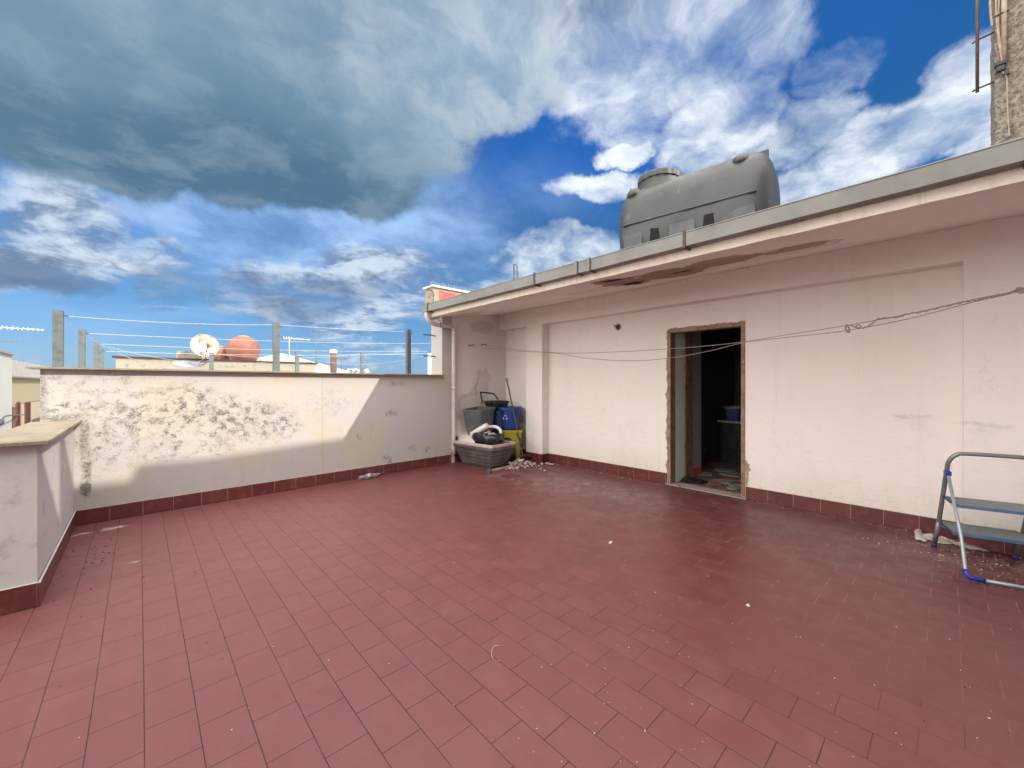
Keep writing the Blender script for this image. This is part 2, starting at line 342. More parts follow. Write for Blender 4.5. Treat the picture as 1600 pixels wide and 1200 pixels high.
M['alu'] = worn('brushed_grey_steel_tube', (.26,.275,.275), (.20,.215,.215), .38, 10, .5, .05)
M['alul'] = worn('light_grey_steel_tube', (.40,.45,.48), (.33,.37,.40), .4, 10, .3, .05)
M['bluecap'] = worn('royal_blue_plastic', (.02,.03,.36), (.03,.04,.28), .4, 20)
M['tread'] = worn('ribbed_grey_tread', (.20,.22,.22), (.27,.285,.275), .7, 20)
M['stepblue'] = worn('blue_grey_step_edge', (.06,.12,.25), (.10,.17,.30), .45, 8)
M['cloth'] = worn('dirty_white_rag', (.62,.58,.52), (.44,.39,.33), .95, 9, 0, .6, 90)
M['terra'] = worn('terracotta_plastic', (.235,.085,.06), (.27,.105,.075), .6, 5, c3=(.31,.16,.12))
M['dish'] = worn('rusting_white_dish', (.40,.385,.34), (.26,.11,.04), .6, 4.5, 0., .15, 60, .52, .66, (.30,.10,.03))
M['shutter'] = worn('burgundy_shutter', (.17,.05,.045), (.12,.035,.03), .6, 12)
M['slate'] = worn('blue_grey_peeling_paint', (.30,.33,.42), (.50,.50,.48), .9, 20)
M['ground'] = worn('city_ground', (.14,.13,.12), (.20,.18,.16), .95, .2)
M['road'] = worn('asphalt', (.05,.05,.05), (.065,.062,.06), .9, 1.5)
M['roofing'] = worn('grey_roof_membrane', (.28,.27,.26), (.20,.195,.19), .9, 1.5)
M['inttile'] = worn('broken_floor_pieces', (.22,.225,.20), (.15,.155,.145), .8, 12)
M['intfloor'] = worn('dusty_interior_floor', (.20,.10,.08), (.10,.05,.045), .85, 4)
mg, tg, pg = mat('clear_bottle_plastic', (.75,.8,.85), .12); pg('Transmission Weight', .85); pg('IOR', 1.3); M['clear'] = mg
M['lime'] = worn('limewashed_white', (.52,.51,.49), (.44,.43,.41), .8, 3)

# ------------------------------------------------------------------ sky and light
def build_world():
    w = bpy.data.worlds.new('World'); sc.world = w; w.use_nodes = True; t = NT(w.node_tree); nt = w.node_tree
    bg = nt.nodes['Background']
    L = Vector((.625,-1.27,1.)).normalized()
    sky = nt.nodes.new('ShaderNodeTexSky'); sky.sky_type = 'NISHITA'; sky.sun_disc = False
    sky.sun_elevation = math.asin(L.z); sky.sun_rotation = math.atan2(L.x, L.y); sky.altitude = 50; sky.air_density = 1.; sky.dust_density = .4; sky.ozone_density = 3.
    d = t.n('ShaderNodeTexCoord', out=0); s = t.sep(d)
    az = t.m('ARCTAN2', s[0], s[1]); el = t.m('ARCSINE', s[2])
    A = t.comb(az, el)
    zz = t.m('ADD', t.m('MAXIMUM', s[2], 0.), .22)
    pl = t.comb(t.m('DIVIDE', s[0], zz), t.m('DIVIDE', s[1], zz))
    nw = t.vm('SUBTRACT', t.noise(pl, 1.7, 5, .55, out=1), (.5,.5,.5))
    plw = t.vm('ADD', pl, t.vm('MULTIPLY', nw, (.35,.35,0)))
    nA = t.noise(plw, 2.1, 9, .60); nB = t.noise(t.vm('ADD', plw, (7.3,2.1,0)), 6.5, 6, .62); nC = t.noise(t.vm('ADD', pl, (1.3,9.1,0)), 1.1, 6, .5)
    nw2 = t.vm('SUBTRACT', t.noise(d, 3.2, 7, .6, out=1), (.5,.5,.5)); Aw = t.vm('ADD', A, t.vm('MULTIPLY', nw2, (.30,.22,0)))
    AZ0 = math.atan2(HS, HC)
    def B(x, y, rx, ry, k=1.):
        a = math.atan((x-800)/F); e = math.atan((600-y)/F*math.cos(a))
        return (a+AZ0, e, rx/F*math.cos(a)**2, ry/F*math.cos(a)*math.cos(e)**2, k)
    # --- where cloud lies: the big grey bank, the white break-up on its right, the low banks, plus the sky behind the camera
    bank = t.blobs(Aw, [B(100,60,480,265),B(440,80,390,235),B(640,20,230,200,.92),B(720,150,150,80,.8),B(430,250,260,105),B(130,190,330,120),B(250,-300,900,420),B(-500,50,500,330)], .38)
    white = t.blobs(Aw, [B(950,60,260,170),B(820,150,130,70,.9),B(1000,190,120,50,.7),B(1130,60,120,150,.9),B(1110,200,110,85),B(1230,215,120,60,.8),B(1280,110,90,60,.75),B(1390,235,140,75),B(1500,160,110,110,1.),B(1470,110,70,50,.8),
                         B(960,240,42,24),B(935,297,75,28),B(870,400,140,34,.9),B(780,430,160,26,.7),B(1560,240,100,120,.9),B(1290,300,130,60,.8),B(1000,-260,620,300,.8),B(1280,40,60,40,.5)], .62)
    low = t.blobs(Aw, [B(70,360,150,78),B(40,420,150,34),B(200,405,120,40,.85),B(300,450,100,30,.7),B(480,455,150,40,.9),B(620,440,130,50,.9),B(560,490,130,36,.8),B(720,440,80,50,.6),
                       B(250,465,60,20,.8),B(405,435,28,12),B(600,540,220,18,.55),B(60,555,140,16,.5)], .8)
    haze = t.blobs(Aw, [B(380,370,300,80,.95),B(620,370,190,110,.9),B(660,320,60,50,.75),B(560,420,260,70,.55),B(800,340,140,60,.3),B(150,480,260,24,.35)], 1.4)
    hidden = t.ramp(t.m('ABSOLUTE', t.m('SUBTRACT', t.m('FRACT', t.m('ADD', t.m('DIVIDE', t.m('SUBTRACT', az, AZ0), 2*math.pi), .5)), .5)), .19, .25)
    zen = t.ramp(s[2], .72, .86); back = t.m('MAXIMUM', hidden, zen)
    dens = t.m('ADD', t.m('MULTIPLY', bank, 1.35), t.m('ADD', t.m('MULTIPLY', t.m('SUBTRACT', nA, .5), .9), t.m('MULTIPLY', t.m('SUBTRACT', nB, .5), .4)))
    aB = t.ramp(t.m('ADD', dens, t.m('MULTIPLY', t.m('SUBTRACT', nB, .5), .5)), .22, 1.18)
    aW = t.ramp(t.m('ADD', white, t.m('MULTIPLY', t.m('SUBTRACT', nA, .5), 2.6)), .38, 1.30)
    aL = t.ramp(t.m('ADD', low, t.m('MULTIPLY', t.m('SUBTRACT', nA, .5), 2.2)), .34, 1.15)
    aH = t.m('MULTIPLY', haze, t.ramp(nA, .30, .68, .25, 1.1))
    aG = t.ramp(t.m('ADD', t.m('MULTIPLY', back, 1.1), t.m('MULTIPLY', t.m('SUBTRACT', nC, .5), 1.6)), .35, .8)
    # --- colours (radiance, divided by the background strength below)
    S = .1
    def c(r, g, b): return (r/S, g/S, b/S)
    base = t.n('ShaderNodeHueSaturation', {'Hue':.506, 'Saturation':1.40, 'Value':.88, 'Color':sky.outputs[0]}, 0)
    lowsky = t.ramp(s[2], .0, .30, 1, 0); base = t.mix(t.m('MULTIPLY', lowsky, .55), base, c(.085,.31,.76))
    base = t.mix(t.m('MULTIPLY', t.blobs(Aw, [B(900,230,200,130,1),B(1050,130,160,160,.8),B(1250,60,140,120,.5)], 1.), .7), base, c(.030,.15,.53))
    gdark = t.mix(t.ramp(nC, .33, .68), c(.095,.195,.30), c(.17,.285,.39))
    wcol = t.mix(t.ramp(t.m('ADD', t.m('MULTIPLY', nB, .6), t.m('MULTIPLY', nA, .5)), .40, .68), c(.40,.52,.68), c(.92,.97,1.02))
    gdark = t.mix(t.blobs(Aw, [B(820,90,230,170,.6),B(1000,60,190,190,.95),B(560,60,50,130,.4),B(300,-150,600,200,.3)], 1.6), gdark, wcol)
    gdark = t.mix(t.blobs(Aw, [B(380,290,420,80,.75),B(60,270,220,90,.6)], 1.2), gdark, c(.070,.15,.25))
    gdark = t.mix(t.ramp(t.m('ADD', t.m('MULTIPLY', nB, .55), t.m('MULTIPLY', nA, .55)), .50, .66, 0, .30), gdark, c(.36,.46,.55))
    lcol = t.mix(t.ramp(t.m('ADD', nB, t.m('MULTIPLY', t.m('SUBTRACT', nA, .5), .8)), .36, .62), c(.17,.25,.40), c(.60,.70,.82))
    lcol = t.mix(t.blobs(Aw, [B(40,425,170,26,.9),B(480,460,150,25,.7),B(280,455,90,22,.7)], .8), lcol, c(.13,.20,.33))
    o = t.mix(aH, base, c(.36,.56,.90)); o = t.mix(aL, o, lcol); o = t.mix(aW, o, wcol); o = t.mix(aB, o, gdark)
    bright = t.mix(t.ramp(nB, .35, .65), c(2.65,2.55,2.45), c(4.1,3.9,3.65))  # unseen sky behind and overhead, brightened to fill the shaded walls
    o = t.mix(t.m('MULTIPLY', aG, back), o, bright)
    nt.links.new(o, bg.inputs[0]); bg.inputs[1].default_value = S
    w.cycles.sampling_method = 'MANUAL'; w.cycles.sample_map_resolution = 1024
    la = bpy.data.lights.new('sun', 'SUN'); la.energy = 4.1; la.angle = R(.53); la.color = (1.,.93,.79)
    lo = bpy.data.objects.new('sun', la); COL.objects.link(lo); lo.location = L*40
    lo.rotation_euler = L.to_track_quat('Z', 'Y').to_euler()
build_world()

# ================================================================== SETTING
bm = NB(); box(bm, (-260,-260,-10.3), (260,320,-10.)); struct('ground', bm, M['ground'])
bm = NB(); box(bm, (-4.35,-60,-10.), (-1.0,90,-9.996)); struct('road', bm, M['road'])
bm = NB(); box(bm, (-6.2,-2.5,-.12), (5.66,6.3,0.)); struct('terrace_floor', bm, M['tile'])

# ---- the block the terrace sits on
t = thing('building', 'pale lower storeys of the house under the tiled terrace', 'building', (0,2,-10))
bm = NB(); box(bm, (-.78,-9,-9.99), (10.,6.25,-.13)); obj('wall', bm, M['plain'], t)
bm = NB(); box(bm, (-6.2,-2.5,-3.), (-.79,4.2,-.13)); obj('balcony_slab', bm, M['plain'], t)

# ---- building behind the camera whose roofline shades the terrace
t = thing('building', 'taller pale house standing behind the near end of the terrace', 'building', (0,-5.5,-10))
bm = NB(); prism(bm, [(-9,-9.98),(9.9,-9.98),(9.9,6.16),(-9,6.16)], 1, -8.9, -2.505)
obj('wall', bm, M['plain'], t)
bm = NB(); prism(bm, [(3.24,6.162),(9.9,6.162),(9.9,7.42),(6.35,7.33),(4.75,7.2),(4.15,7.2),(4.15,7.03),(3.24,7.03)], 1, -2.62, -2.506)
obj('roof_parapet', bm, M['plain'], t)
for x in (-3.2, 1.4):
    bm = NB(); box(bm, (x-.5,-2.52,3.0), (x+.5,-2.44,4.4)); f = obj('window', bm, M['shutter'], t)
    bm = NB(); box(bm, (x-.6,-2.54,2.93), (x+.6,-2.40,2.995)); obj('sill', bm, M['coping'], f)

# ================================================================== DOOR BUILDING
B0 = thing('house', 'one storey whitewashed roof room with a brown framed doorway and deep peeling eave', 'house', (5.5,2,0))
bm = NB()
D0, D1, DT = 1.705, 2.70, 2.19
prism(bm, [(-2.5,0),(D0,0),(D0,DT),(D1,DT),(D1,0),(6.14,0),(6.14,2.90),(-2.5,2.90)], 0, 5.5, 5.66)
prism(bm, [(-2.5,0),(-.09,0),(-.09,2.5),(4.96,2.5),(4.96,0),(5.37,0),(5.37,2.5),(6.14,2.5),(6.14,2.835),(-2.5,2.835)], 0, 5.32, 5.5)
bmesh.ops.delete(bm, geom=[f for f in bm.faces if abs(f.calc_center_median().x-5.5) < 1e-4 and f.normal.x > .5], context='FACES')
obj('wall', bm, M['wall'], B0)
bm = NB(); prism(bm, [(3.683,2.575),(5.34,2.812),(5.34,2.95),(3.683,2.735)], 1, -2.5, 6.11); obj('soffit', bm, M['soffit'], B0)
bm = NB()
n = 60
loft(bm, [[Vector((3.662+.003*math.sin(k*1.7), -2.5+8.62*k/n, 2.566+.005*mnoise.noise(Vector((k*.9,0,0))))), Vector((3.683, -2.5+8.62*k/n, 2.568)), Vector((3.683, -2.5+8.62*k/n, 2.742)), Vector((3.662, -2.5+8.62*k/n, 2.742))] for k in range(n+1)], smooth=False)
bmesh.ops.recalc_face_normals(bm, faces=bm.faces); obj('fascia', bm, M['fascia'], B0)
bm = NB(); prism(bm, [(3.663,2.744),(5.34,2.955),(10,3.0),(10,3.06),(5.34,3.005),(3.663,2.78)], 1, -2.5, 6.13); obj('roof', bm, M['roofing'], B0)
bm = NB(); prism(bm, [(4.142,0),(5.52,0),(5.52,2.836),(4.142,2.639)], 1, lambda p: wallY(p[0]), lambda p: wallY(p[0])+.3); obj('side_wall', bm, M['corner'], B0)
bm = NB(); box(bm, (5.67,6.15,0), (10,6.45,2.9)); box(bm, (9.85,-2.5,0), (9.99,6.1,2.9)); obj('back_wall', bm, M['plain'], B0)
bm = NB()
box(bm, (5.486,D1+.01,.004), (5.5,4.948,.155)); box(bm, (5.486,-.078,.004), (5.5,D0-.01,.155))
box(bm, (5.306,4.946,.004), (5.5,4.96,.156)); box(bm, (5.306,4.96,.004), (5.32,5.384,.156)); box(bm, (5.32,5.37,.004), (5.5,5.384,.156)); box(bm, (5.486,5.384,.004), (5.5,6.1,.155))
box(bm, (5.306,-2.5,.004), (5.32,-.076,.156)); box(bm, (5.32,-.09,.004), (5.486,-.076,.156))
obj('skirting', bm, M['skY'], B0)
bm = NB(); prism(bm, [(4.2,.004),(5.486,.004),(5.486,.155),(4.2,.155)], 1, lambda p: wallY(p[0])-.014, lambda p: wallY(p[0])); obj('skirting', bm, M['skX'], B0)
# gutter
g = NB()
P = [(3.55,2.762),(3.552,2.643),(3.655,2.643),(3.655,2.752),(3.651,2.752),(3.651,2.647),(3.556,2.647),(3.554,2.762)]
n = 40
loft(g, [[Vector((x, -2.45+8.57*k/n, z+.004*mnoise.noise(Vector((k*.45,3,0))))) for x, z in P] for k in range(n+1)], smooth=False)
tube(g, [(3.551,-2.45+8.57*k/n,2.764+.004*mnoise.noise(Vector((k*.45,3,0)))) for k in range(n+1)], .006, 6)
bmesh.ops.recalc_face_normals(g, faces=g.faces)
G = obj('gutter', g, M['gutter'], B0)
for y in (3.44, 1.59, 5.93):
    bm = NB(); box(bm, (3.541,y-.012,2.636), (3.549,y+.012,2.782)); box(bm, (3.541,y-.012,2.628), (3.668,y+.012,2.636)); tube(bm, [(3.545,y,2.775),(3.6,y+.01,2.79),(3.66,y+.01,2.775)], .006, 5)
    obj('bracket', bm, M['rust'], G)
for y, w, mk in ((2.71-.085,.022,'gutter'), (2.71+.085,.022,'gutter'), (-.315,.030,'rust')):
    bm = NB(); box(bm, (3.540,y-w,2.634), (3.548,y+w,2.776)); box(bm, (3.548,y-w,2.632), (3.66,y+w,2.640)); JT = obj('joint', bm, M[mk], G)
    bm = NB(); tube(bm, [(3.537,y-.02,2.775),(3.537,y-.02,2.632),(3.64,y-.02,2.626)], .004, 5); obj('strap', bm, M['rust'], G)
bm = NB(); tube(bm, curve([(3.602,6.03,2.66),(3.602,6.03,2.57),(3.66,6.03,2.49),(3.78,6.03,2.452),(3.95,6.03,2.445),(4.09,6.035,2.44),(4.148,6.035,2.40),(4.15,6.035,2.2),(4.15,6.035,1.2),(4.15,6.035,.16)], 5), .040, 12)
for z in (2.34, 1.37): tube(bm, [(4.15,6.035,z),(4.15,6.035,z-.05)], .046, 12)
DP = obj('downpipe', bm, M['pipe'], B0)
bm = NB(); tube(bm, [(3.84,5.98,2.42),(3.84,5.985,2.52),(3.84,6.06,2.54)], .006, 5); obj('clip', bm, M['rust'], DP)
# door frame, threshold and the knocked-about plaster round it
bm = NB()
for y0, y1 in ((D0,D0+.045), (D1-.045,D1)): box(bm, (5.488,y0,.012), (5.64,y1,DT), .003)
box(bm, (5.488,D0+.045,DT-.05), (5.64,D1-.045,DT), .003)
DF = obj('door_frame', bm, M['wood'], B0)
def ragged(path, w, X0, X1, seed, out):
    rnd = random.Random(seed); a, b = [], []
    for i in range(len(path)-1):
        (y0,z0), (y1,z1) = path[i], path[i+1]; L = math.hypot(y1-y0, z1-z0); k = max(2, int(L/.018))
        for j in range(k):
            q = j/k; y, z = y0+(y1-y0)*q, z0+(z1-z0)*q
            e = w*max(.12, .45+.9*mnoise.noise(Vector((y*9+seed, z*9, 1)))+.5*mnoise.noise(Vector((y*34, z*34+seed, 4))))
            a.append((y, z)); b.append((y+out[i][0]*e, z+out[i][1]*e))
    bm = NB()
    A = [bm.verts.new((X1, y, z)) for y, z in a]; Bv = [bm.verts.new((X1+.004, y, z)) for y, z in b]; C = [bm.verts.new((X0, y, z)) for y, z in b]
    for i in range(len(a)-1):
        bm.faces.new((A[i], A[i+1], Bv[i+1], Bv[i])); bm.faces.new((Bv[i], Bv[i+1], C[i+1], C[i]))
    bmesh.ops.recalc_face_normals(bm, faces=bm.faces); return bm
bm = ragged([(D1,.05),(D1,2.19)], .032, 5.5, 5.494, 3, [(1,0)]); obj('render_crust', bm, M['crust'], DF)
bm = ragged([(D0,2.19),(D1,2.19)], .026, 5.5, 5.494, 8, [(0,1)]); obj('render_crust', bm, M['crust'], DF)
bm = ragged([(D0,.17),(D0,.5)], .05, 5.5, 5.494, 5, [(-1,0)]); obj('render_crust', bm, M['crust'], DF)
bm = NB(); box(bm, (5.455,D0-.02,.002), (5.66,D1+.02,.014), .002); obj('threshold', bm, M['dirty'], B0)
# little broken lamp socket left of the door
v = onX(966, 511, 5.5)
bm = NB(); 
ring = [(.052,-.012),(.055,0),(.040,.004),(.036,-.010)]
loft(bm, [[Vector((5.494+dz, v.y+r*math.cos(a*.5236), v.z+r*math.sin(a*.5236))) for a in range(12)] for r, dz in ((.054,.006),(.052,-.006),(.040,-.005),(.036,.005))], False)
SK = obj('wall_socket', bm, M['crust'], B0)
bm = NB(); loft(bm, [[Vector((5.4965, v.y+.036*math.cos(a*.5236), v.z+.036*math.sin(a*.5236))) for a in range(12)], [Vector((5.496, v.y+.001*math.cos(a*.5236), v.z+.001*math.sin(a*.5236))) for a in range(12)]], True)
tube(bm, curve([(5.495,v.y+.01,v.z),(5.465,v.y+.03,v.z+.01),(5.46,v.y+.045,v.z+.04),(5.47,v.y+.05,v.z)], 4), .005, 5); obj('wires', bm, M['dark'], SK)
# interior
bm = NB(); box(bm, (5.67,-2.4,-.11), (9.84,6.1,.003)); obj('room_floor', bm, M['intfloor'], B0)
bm = NB(); box(bm, (5.665,2.66,.004), (5.92,3.08,2.89)); obj('reveal', bm, M['green'], B0)
bm = NB(); box(bm, (5.922,2.635,.004), (6.17,3.08,2.3), .004); obj('inner_door_jamb', bm, M['wood'], B0)
bm = NB(); box(bm, (6.172,2.655,.004), (6.53,3.08,2.89)); obj('room_wall', bm, M['grey_int'], B0)
bm = NB(); box(bm, (6.532,3.0,.004), (9.84,3.1,2.89)); box(bm, (9.0,1.02,.004), (9.1,2.99,2.89)); box(bm, (5.67,.9,.004), (9.0,1.0,2.89)); obj('room_wall', bm, M['gloom_int'], B0)
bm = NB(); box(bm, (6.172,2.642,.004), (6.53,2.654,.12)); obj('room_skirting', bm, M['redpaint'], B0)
for z in (1.18, .22):
    p = onY(1101, 620, 2.99); bm = NB(); box(bm, (p.x-.05,2.985,z-.05), (p.x+.05,2.999,z+.05), .004); obj('socket', bm, M['greyp'], B0)
t = thing('table', 'dark table inside the doorway with a blue crate on top', 'table', (8.1,2.4,0))
bm = NB(); box(bm, (7.7,1.7,.73), (8.5,2.85,.76), .004); obj('table_top', bm, M['slate'], t)
bm = NB(); box(bm, (7.74,1.74,.01), (8.46,2.81,.725)); obj('under_table_shade', bm, M['black'], t)  # black box added to stand for the shade under the table top
def binmesh(bm, c, z0, z1, w0, d0, w1, d1, rz=0., lip=.02, th=.012, tilt=None, rr=.05, ribs=0):
    def L(f, w, d, z): return rrect(w, d, min(rr, w*.4, d*.4), z, 4)
    rings = [L(0,w0*.96,d0*.96,z0), L(0,w0,d0,z0+.01)]
    if ribs:
        for k in range(1, ribs):
            q = k/ribs; w, d, z = w0+(w1-w0)*q, d0+(d1-d0)*q, z0+(z1-z0-.05)*q
            rings += [L(0,w,d,z-.005), L(0,w-.0025,d-.0025,z), L(0,w,d,z+.005)]
    rings += [L(0,w1,d1,z1-.04), L(0,w1+lip*2,d1+lip*2,z1-.038), L(0,w1+lip*2,d1+lip*2,z1), L(0,w1-th,d1-th,z1), L(0,w0-th*2,d0-th*2,z0+.02)]
    mt = Matrix.Rotation(rz, 4, 'Z')
    if tilt: mt = Matrix.Translation((0,0,z0)) @ Matrix.Rotation(tilt[0], 4, tilt[1]) @ Matrix.Translation((0,0,-z0)) @ mt if False else Matrix.Rotation(rz,4,'Z') @ Matrix.Translation((0,0,z0)) @ Matrix.Rotation(tilt[0], 4, tilt[1]) @ Matrix.Translation((0,0,-z0))
    loft(bm, [[(mt @ p)+Vector((c[0],c[1],0)) for p in r] for r in rings], True, False)
t = thing('crate', 'blue plastic crate on the dark table inside the doorway', 'crate', (7.85,2.62,.76))
bm = NB(); binmesh(bm, (7.85,2.62), .762, 1.02, .30, .22, .36, .28, .2); obj('box_body', bm, M['navy'], t)
for k, (x, y, s, mk) in enumerate(((5.95,2.5,.09,'inttile'),(6.2,2.25,.12,'inttile'),(6.5,2.62,.11,'inttile'),(6.1,2.0,.08,'inttile'),(6.75,2.3,.14,'inttile'),(6.0,2.25,.08,'terra'),(6.45,2.1,.09,'terra'),(7.0,2.5,.13,'inttile'),(5.85,1.95,.07,'inttile'),(6.3,2.72,.08,'terra'),(6.6,1.95,.1,'inttile'))):
    bm = NB(); rnd = random.Random(k)
    pts = [(x+s*rnd.uniform(.9,1.7)*math.cos(a), y+s*rnd.uniform(.9,1.6)*math.sin(a)) for a in [i*1.047+rnd.uniform(-.2,.2) for i in range(6)]]
    prism(bm, pts, 2, .004+.001*k, .016+.004*rnd.random()+.001*k)
    o = recenter(obj('broken_tile', bm, M[mk])); tag(o, 'broken floor piece among the litter just inside the doorway', 'debris', 'broken pieces on the room floor')
bm = NB(); 
sheet(bm, lambda u, v: Vector((5.78+.25*u+.03*math.sin(v*9), 2.35+.36*v, .012+.05*abs(mnoise.noise(Vector((u*4,v*4,2))))*(1-abs(2*u-1))+.05*math.sin(math.pi*u)*math.sin(math.pi*v))), 12, 16)
o = recenter(obj('dark_rag', bm, M['bag'])); tag(o, 'black rag crumpled on the floor behind the threshold', 'rag')

# ================================================================== FAR PARAPET
T = thing('wall', 'mould stained whitewashed parapet wall closing the far side of the terrace', 'parapet wall', (1.8,6,0))
bm = NB(); prism(bm, [(-.70,0),(4.142,0),(4.142,2.639),(3.93,2.609),(3.93,1.565),(-.70,1.565)], 1, lambda p: wallY(p[0]), lambda p: wallY(p[0])+(.22 if p[0] < 3.9 else .36)); obj('wall_body', bm, M['old'], T)
bm = NB(); n = 24
loft(bm, [[Vector((x, wallY(x)-.075+.004*mnoise.noise(Vector((x*3,0,0))), 1.566)), Vector((x, wallY(x)+.27, 1.566)), Vector((x, wallY(x)+.27, 1.588)), Vector((x, wallY(x)-.075+.004*mnoise.noise(Vector((x*3,0,0))), 1.583+.002*mnoise.noise(Vector((x*2,1,0)))))] for x in [-.78+4.72*k/n for k in range(n+1)]], smooth=False)
bmesh.ops.recalc_face_normals(bm, faces=bm.faces); obj('coping', bm, M['coping'], T)
bm = NB(); prism(bm, [(-.466,.004),(4.11,.004),(4.11,.150),(-.466,.152)], 1, lambda p: wallY(p[0])-.014, lambda p: wallY(p[0])-.0005); obj('skirting', bm, M['skX'], T)
# crumbly top edge of mortar over the skirting
bm = NB(); tube(bm, [(x, wallY(x)-.003, .152+.004*mnoise.noise(Vector((x*7,0,0)))) for x in [-.46+4.5*k/90 for k in range(91)]], .005, 5); obj('mortar_bead', bm, M['crust'], T)
# party wall above the eave
t = thing('wall', 'short red painted party wall with bird spikes rising over the far end of the gutter', 'party wall', (5,6.3,2.6))
bm = NB(); box(bm, (3.80,6.165,2.60), (9.9,6.44,3.13), .01); obj('wall_body', bm, M['dirty'], t)
bm = NB(); box(bm, (3.93,6.158,2.9), (9.9,6.164,3.085)); obj('painted_face', bm, M['redpaint'], t)
bm = NB(); box(bm, (3.77,6.13,3.13), (9.95,6.47,3.165), .006); obj('coping', bm, M['white'], t)
bm = NB()
for k in range(70):
    x = 3.85+k*.05
    for s in (-1,0,1): tube(bm, [(x,6.3,3.165),(x+random.uniform(-.02,.02),6.3+s*.06,3.165+.11)], .0012, 3, False)
o = obj('bird_spikes', bm, M['wirew'], t); 
bm = NB(); tube(bm, curve([(3.70,6.2,3.07),(3.79,6.16,3.05),(3.795,6.15,2.9),(3.79,6.15,2.7)], 4), .008, 5); obj('cable', bm, M['rust'], t)

# ================================================================== LOW PARAPET
T = thing('wall', 'low greyish parapet with a tan stone coping at the left edge of the terrace', 'low wall', (-.6,4.9,0))
bm = NB(); prism(bm, [(-6.1,3.95),(-.48,3.95),(-.48,5.913),(-.70,5.913),(-.70,4.17),(-6.1,4.17)], 2, 0, 1.034); 
obj('wall_body', bm, M['lowwall'], T)
bm = NB(); prism(bm, [(-6.15,3.89),(-.425,3.89),(-.425,5.91),(-.76,5.91),(-.76,4.22),(-6.15,4.22)], 2, 1.035, 1.060)
bmesh.ops.bevel(bm, geom=list(bm.edges), offset=.003, segments=1, affect='EDGES'); obj('coping', bm, M['coping'], T)
bm = NB(); box(bm, (-.48,3.936,.004), (-.466,5.90,.152)); obj('skirting', bm, M['skY'], T)
bm = NB(); box(bm, (-6.1,3.936,.004), (-.4802,3.95,.152)); obj('skirting', bm, M['skX'], T)
bm = NB(); tube(bm, [(-.469,3.934,.155),(-.469,5.9,.155)], .006, 5); tube(bm, [(-6.1,3.94,.155),(-.47,3.94,.155)], .005, 5); obj('mortar_bead', bm, M['plain'], T)
T = thing('wall', 'plain low side parapet behind the viewer on the left', 'low wall', (-6.1,.7,0))
bm = NB(); box(bm, (-6.2,-2.5,0), (-6.0,3.94,1.034)); obj('wall_body', bm, M['lowwall'], T)
bm = NB(); box(bm, (-6.25,-2.5,1.035), (-5.95,3.88,1.06)); obj('coping', bm, M['coping'], T)

# ================================================================== NEIGHBOURING ROOFS
t = thing('building', 'neighbouring flat roofed house directly beyond the far parapet', 'building', (3,10,-10))
bm = NB(); box(bm, (-.76,6.52,-9.99), (9.9,13.98,.9)); obj('wall', bm, M['plain'], t)
bm = NB(); box(bm, (-.72,6.53,.905), (-.50,13.9,1.40)); obj('parapet', bm, M['plain'], t)
bm = NB(); box(bm, (-.49,6.6,.905), (9.8,13.9,.91)); obj('roof', bm, M['roofing'], t)
t = thing('wall', 'long sooty rooftop wall with a dark coping beyond the clotheslines', 'rooftop wall', (1.9,14,0))
bm = NB(); box(bm, (-.43,14,-9.98), (4.22,14.25,2.08)); obj('wall_body', bm, M['dirty'], t)
bm = NB(); box(bm, (-.5,13.95,2.083), (4.28,14.3,2.115)); obj('coping', bm, M['dark'], t)
a, b = onY(268, 574, 13.99), onY(322, 563, 13.99)
bm = NB(); rnd = random.Random(4)
pts = [(a.x+(b.x-a.x)*(.5+.5*math.cos(q)*rnd.uniform(.75,1.05)), 1.42+(a.z+b.z-2.84)/2+(b.z-a.z)*.5*math.sin(q)*rnd.uniform(.7,1.05)) for q in [k*2*math.pi/26 for k in range(26)]]
prism(bm, pts, 1, 13.991, 13.998); obj('paint_patch', bm, M['slate'], t)
bm = NB(); box(bm, (-.75,14.3,-9.97), (9.,24,1.55)); t = recenter(obj('building', bm, M['plain'])); tag(t, 'flat roofed house hidden behind the sooty wall', 'building')
def pxbox(name, x0, x1, yt, yb, Y, dep, m, label, cat, parent=None, bev=0):
    a, b = onY(x0, yt, Y), onY(x1, yb, Y); c = onY((x0+x1)/2, yt, Y)
    bm = NB(); box(bm, (a.x, Y, b.z), (b.x, Y+dep, c.z), bev); o = obj(name, bm, m, parent)
    if parent is None: tag(recenter(o), label, cat)
    return o
pxbox('roof_box', 278, 325, 549, 563, 14.35, .6, M['dirty'], 'low sooty masonry box behind the round satellite dish', 'roof box')
# terracotta tanks
def tank_round(px, py, rpx, Y, label):
    c = onY(px, py, Y); r = rpx/F*(c.x*HS+c.y*HC)
    t = thing('water_tank', label, 'water tank', (c.x, c.y, c.z-r*1.05), 0, 'terracotta water tanks on the roofs beyond')
    bm = NB(); prof = [(.55*r,0),(.8*r,.08*r)]+[(r*max(.05,math.cos(a))**.8, r*1.05+r*.98*math.sin(a)) for a in [R(-60+10*k) for k in range(15)]]
    lathe(bm, prof, 28); obj('tank_body', bm, M['terra'], t, True)
    bm = NB(); lathe(bm, [(.30*r,1.93*r),(.34*r,1.95*r),(.34*r,2.04*r),(.1*r,2.08*r)], 16); obj('lid', bm, M['dirty'], t, True)
    return t
tank_round(380.5, 547.5, 22.5, 15.2, 'large round terracotta coloured tank, nearer the middle steel post')
tank_round(345, 554, 13.5, 15.6, 'smaller dark red tank half hidden behind the rusty dish')
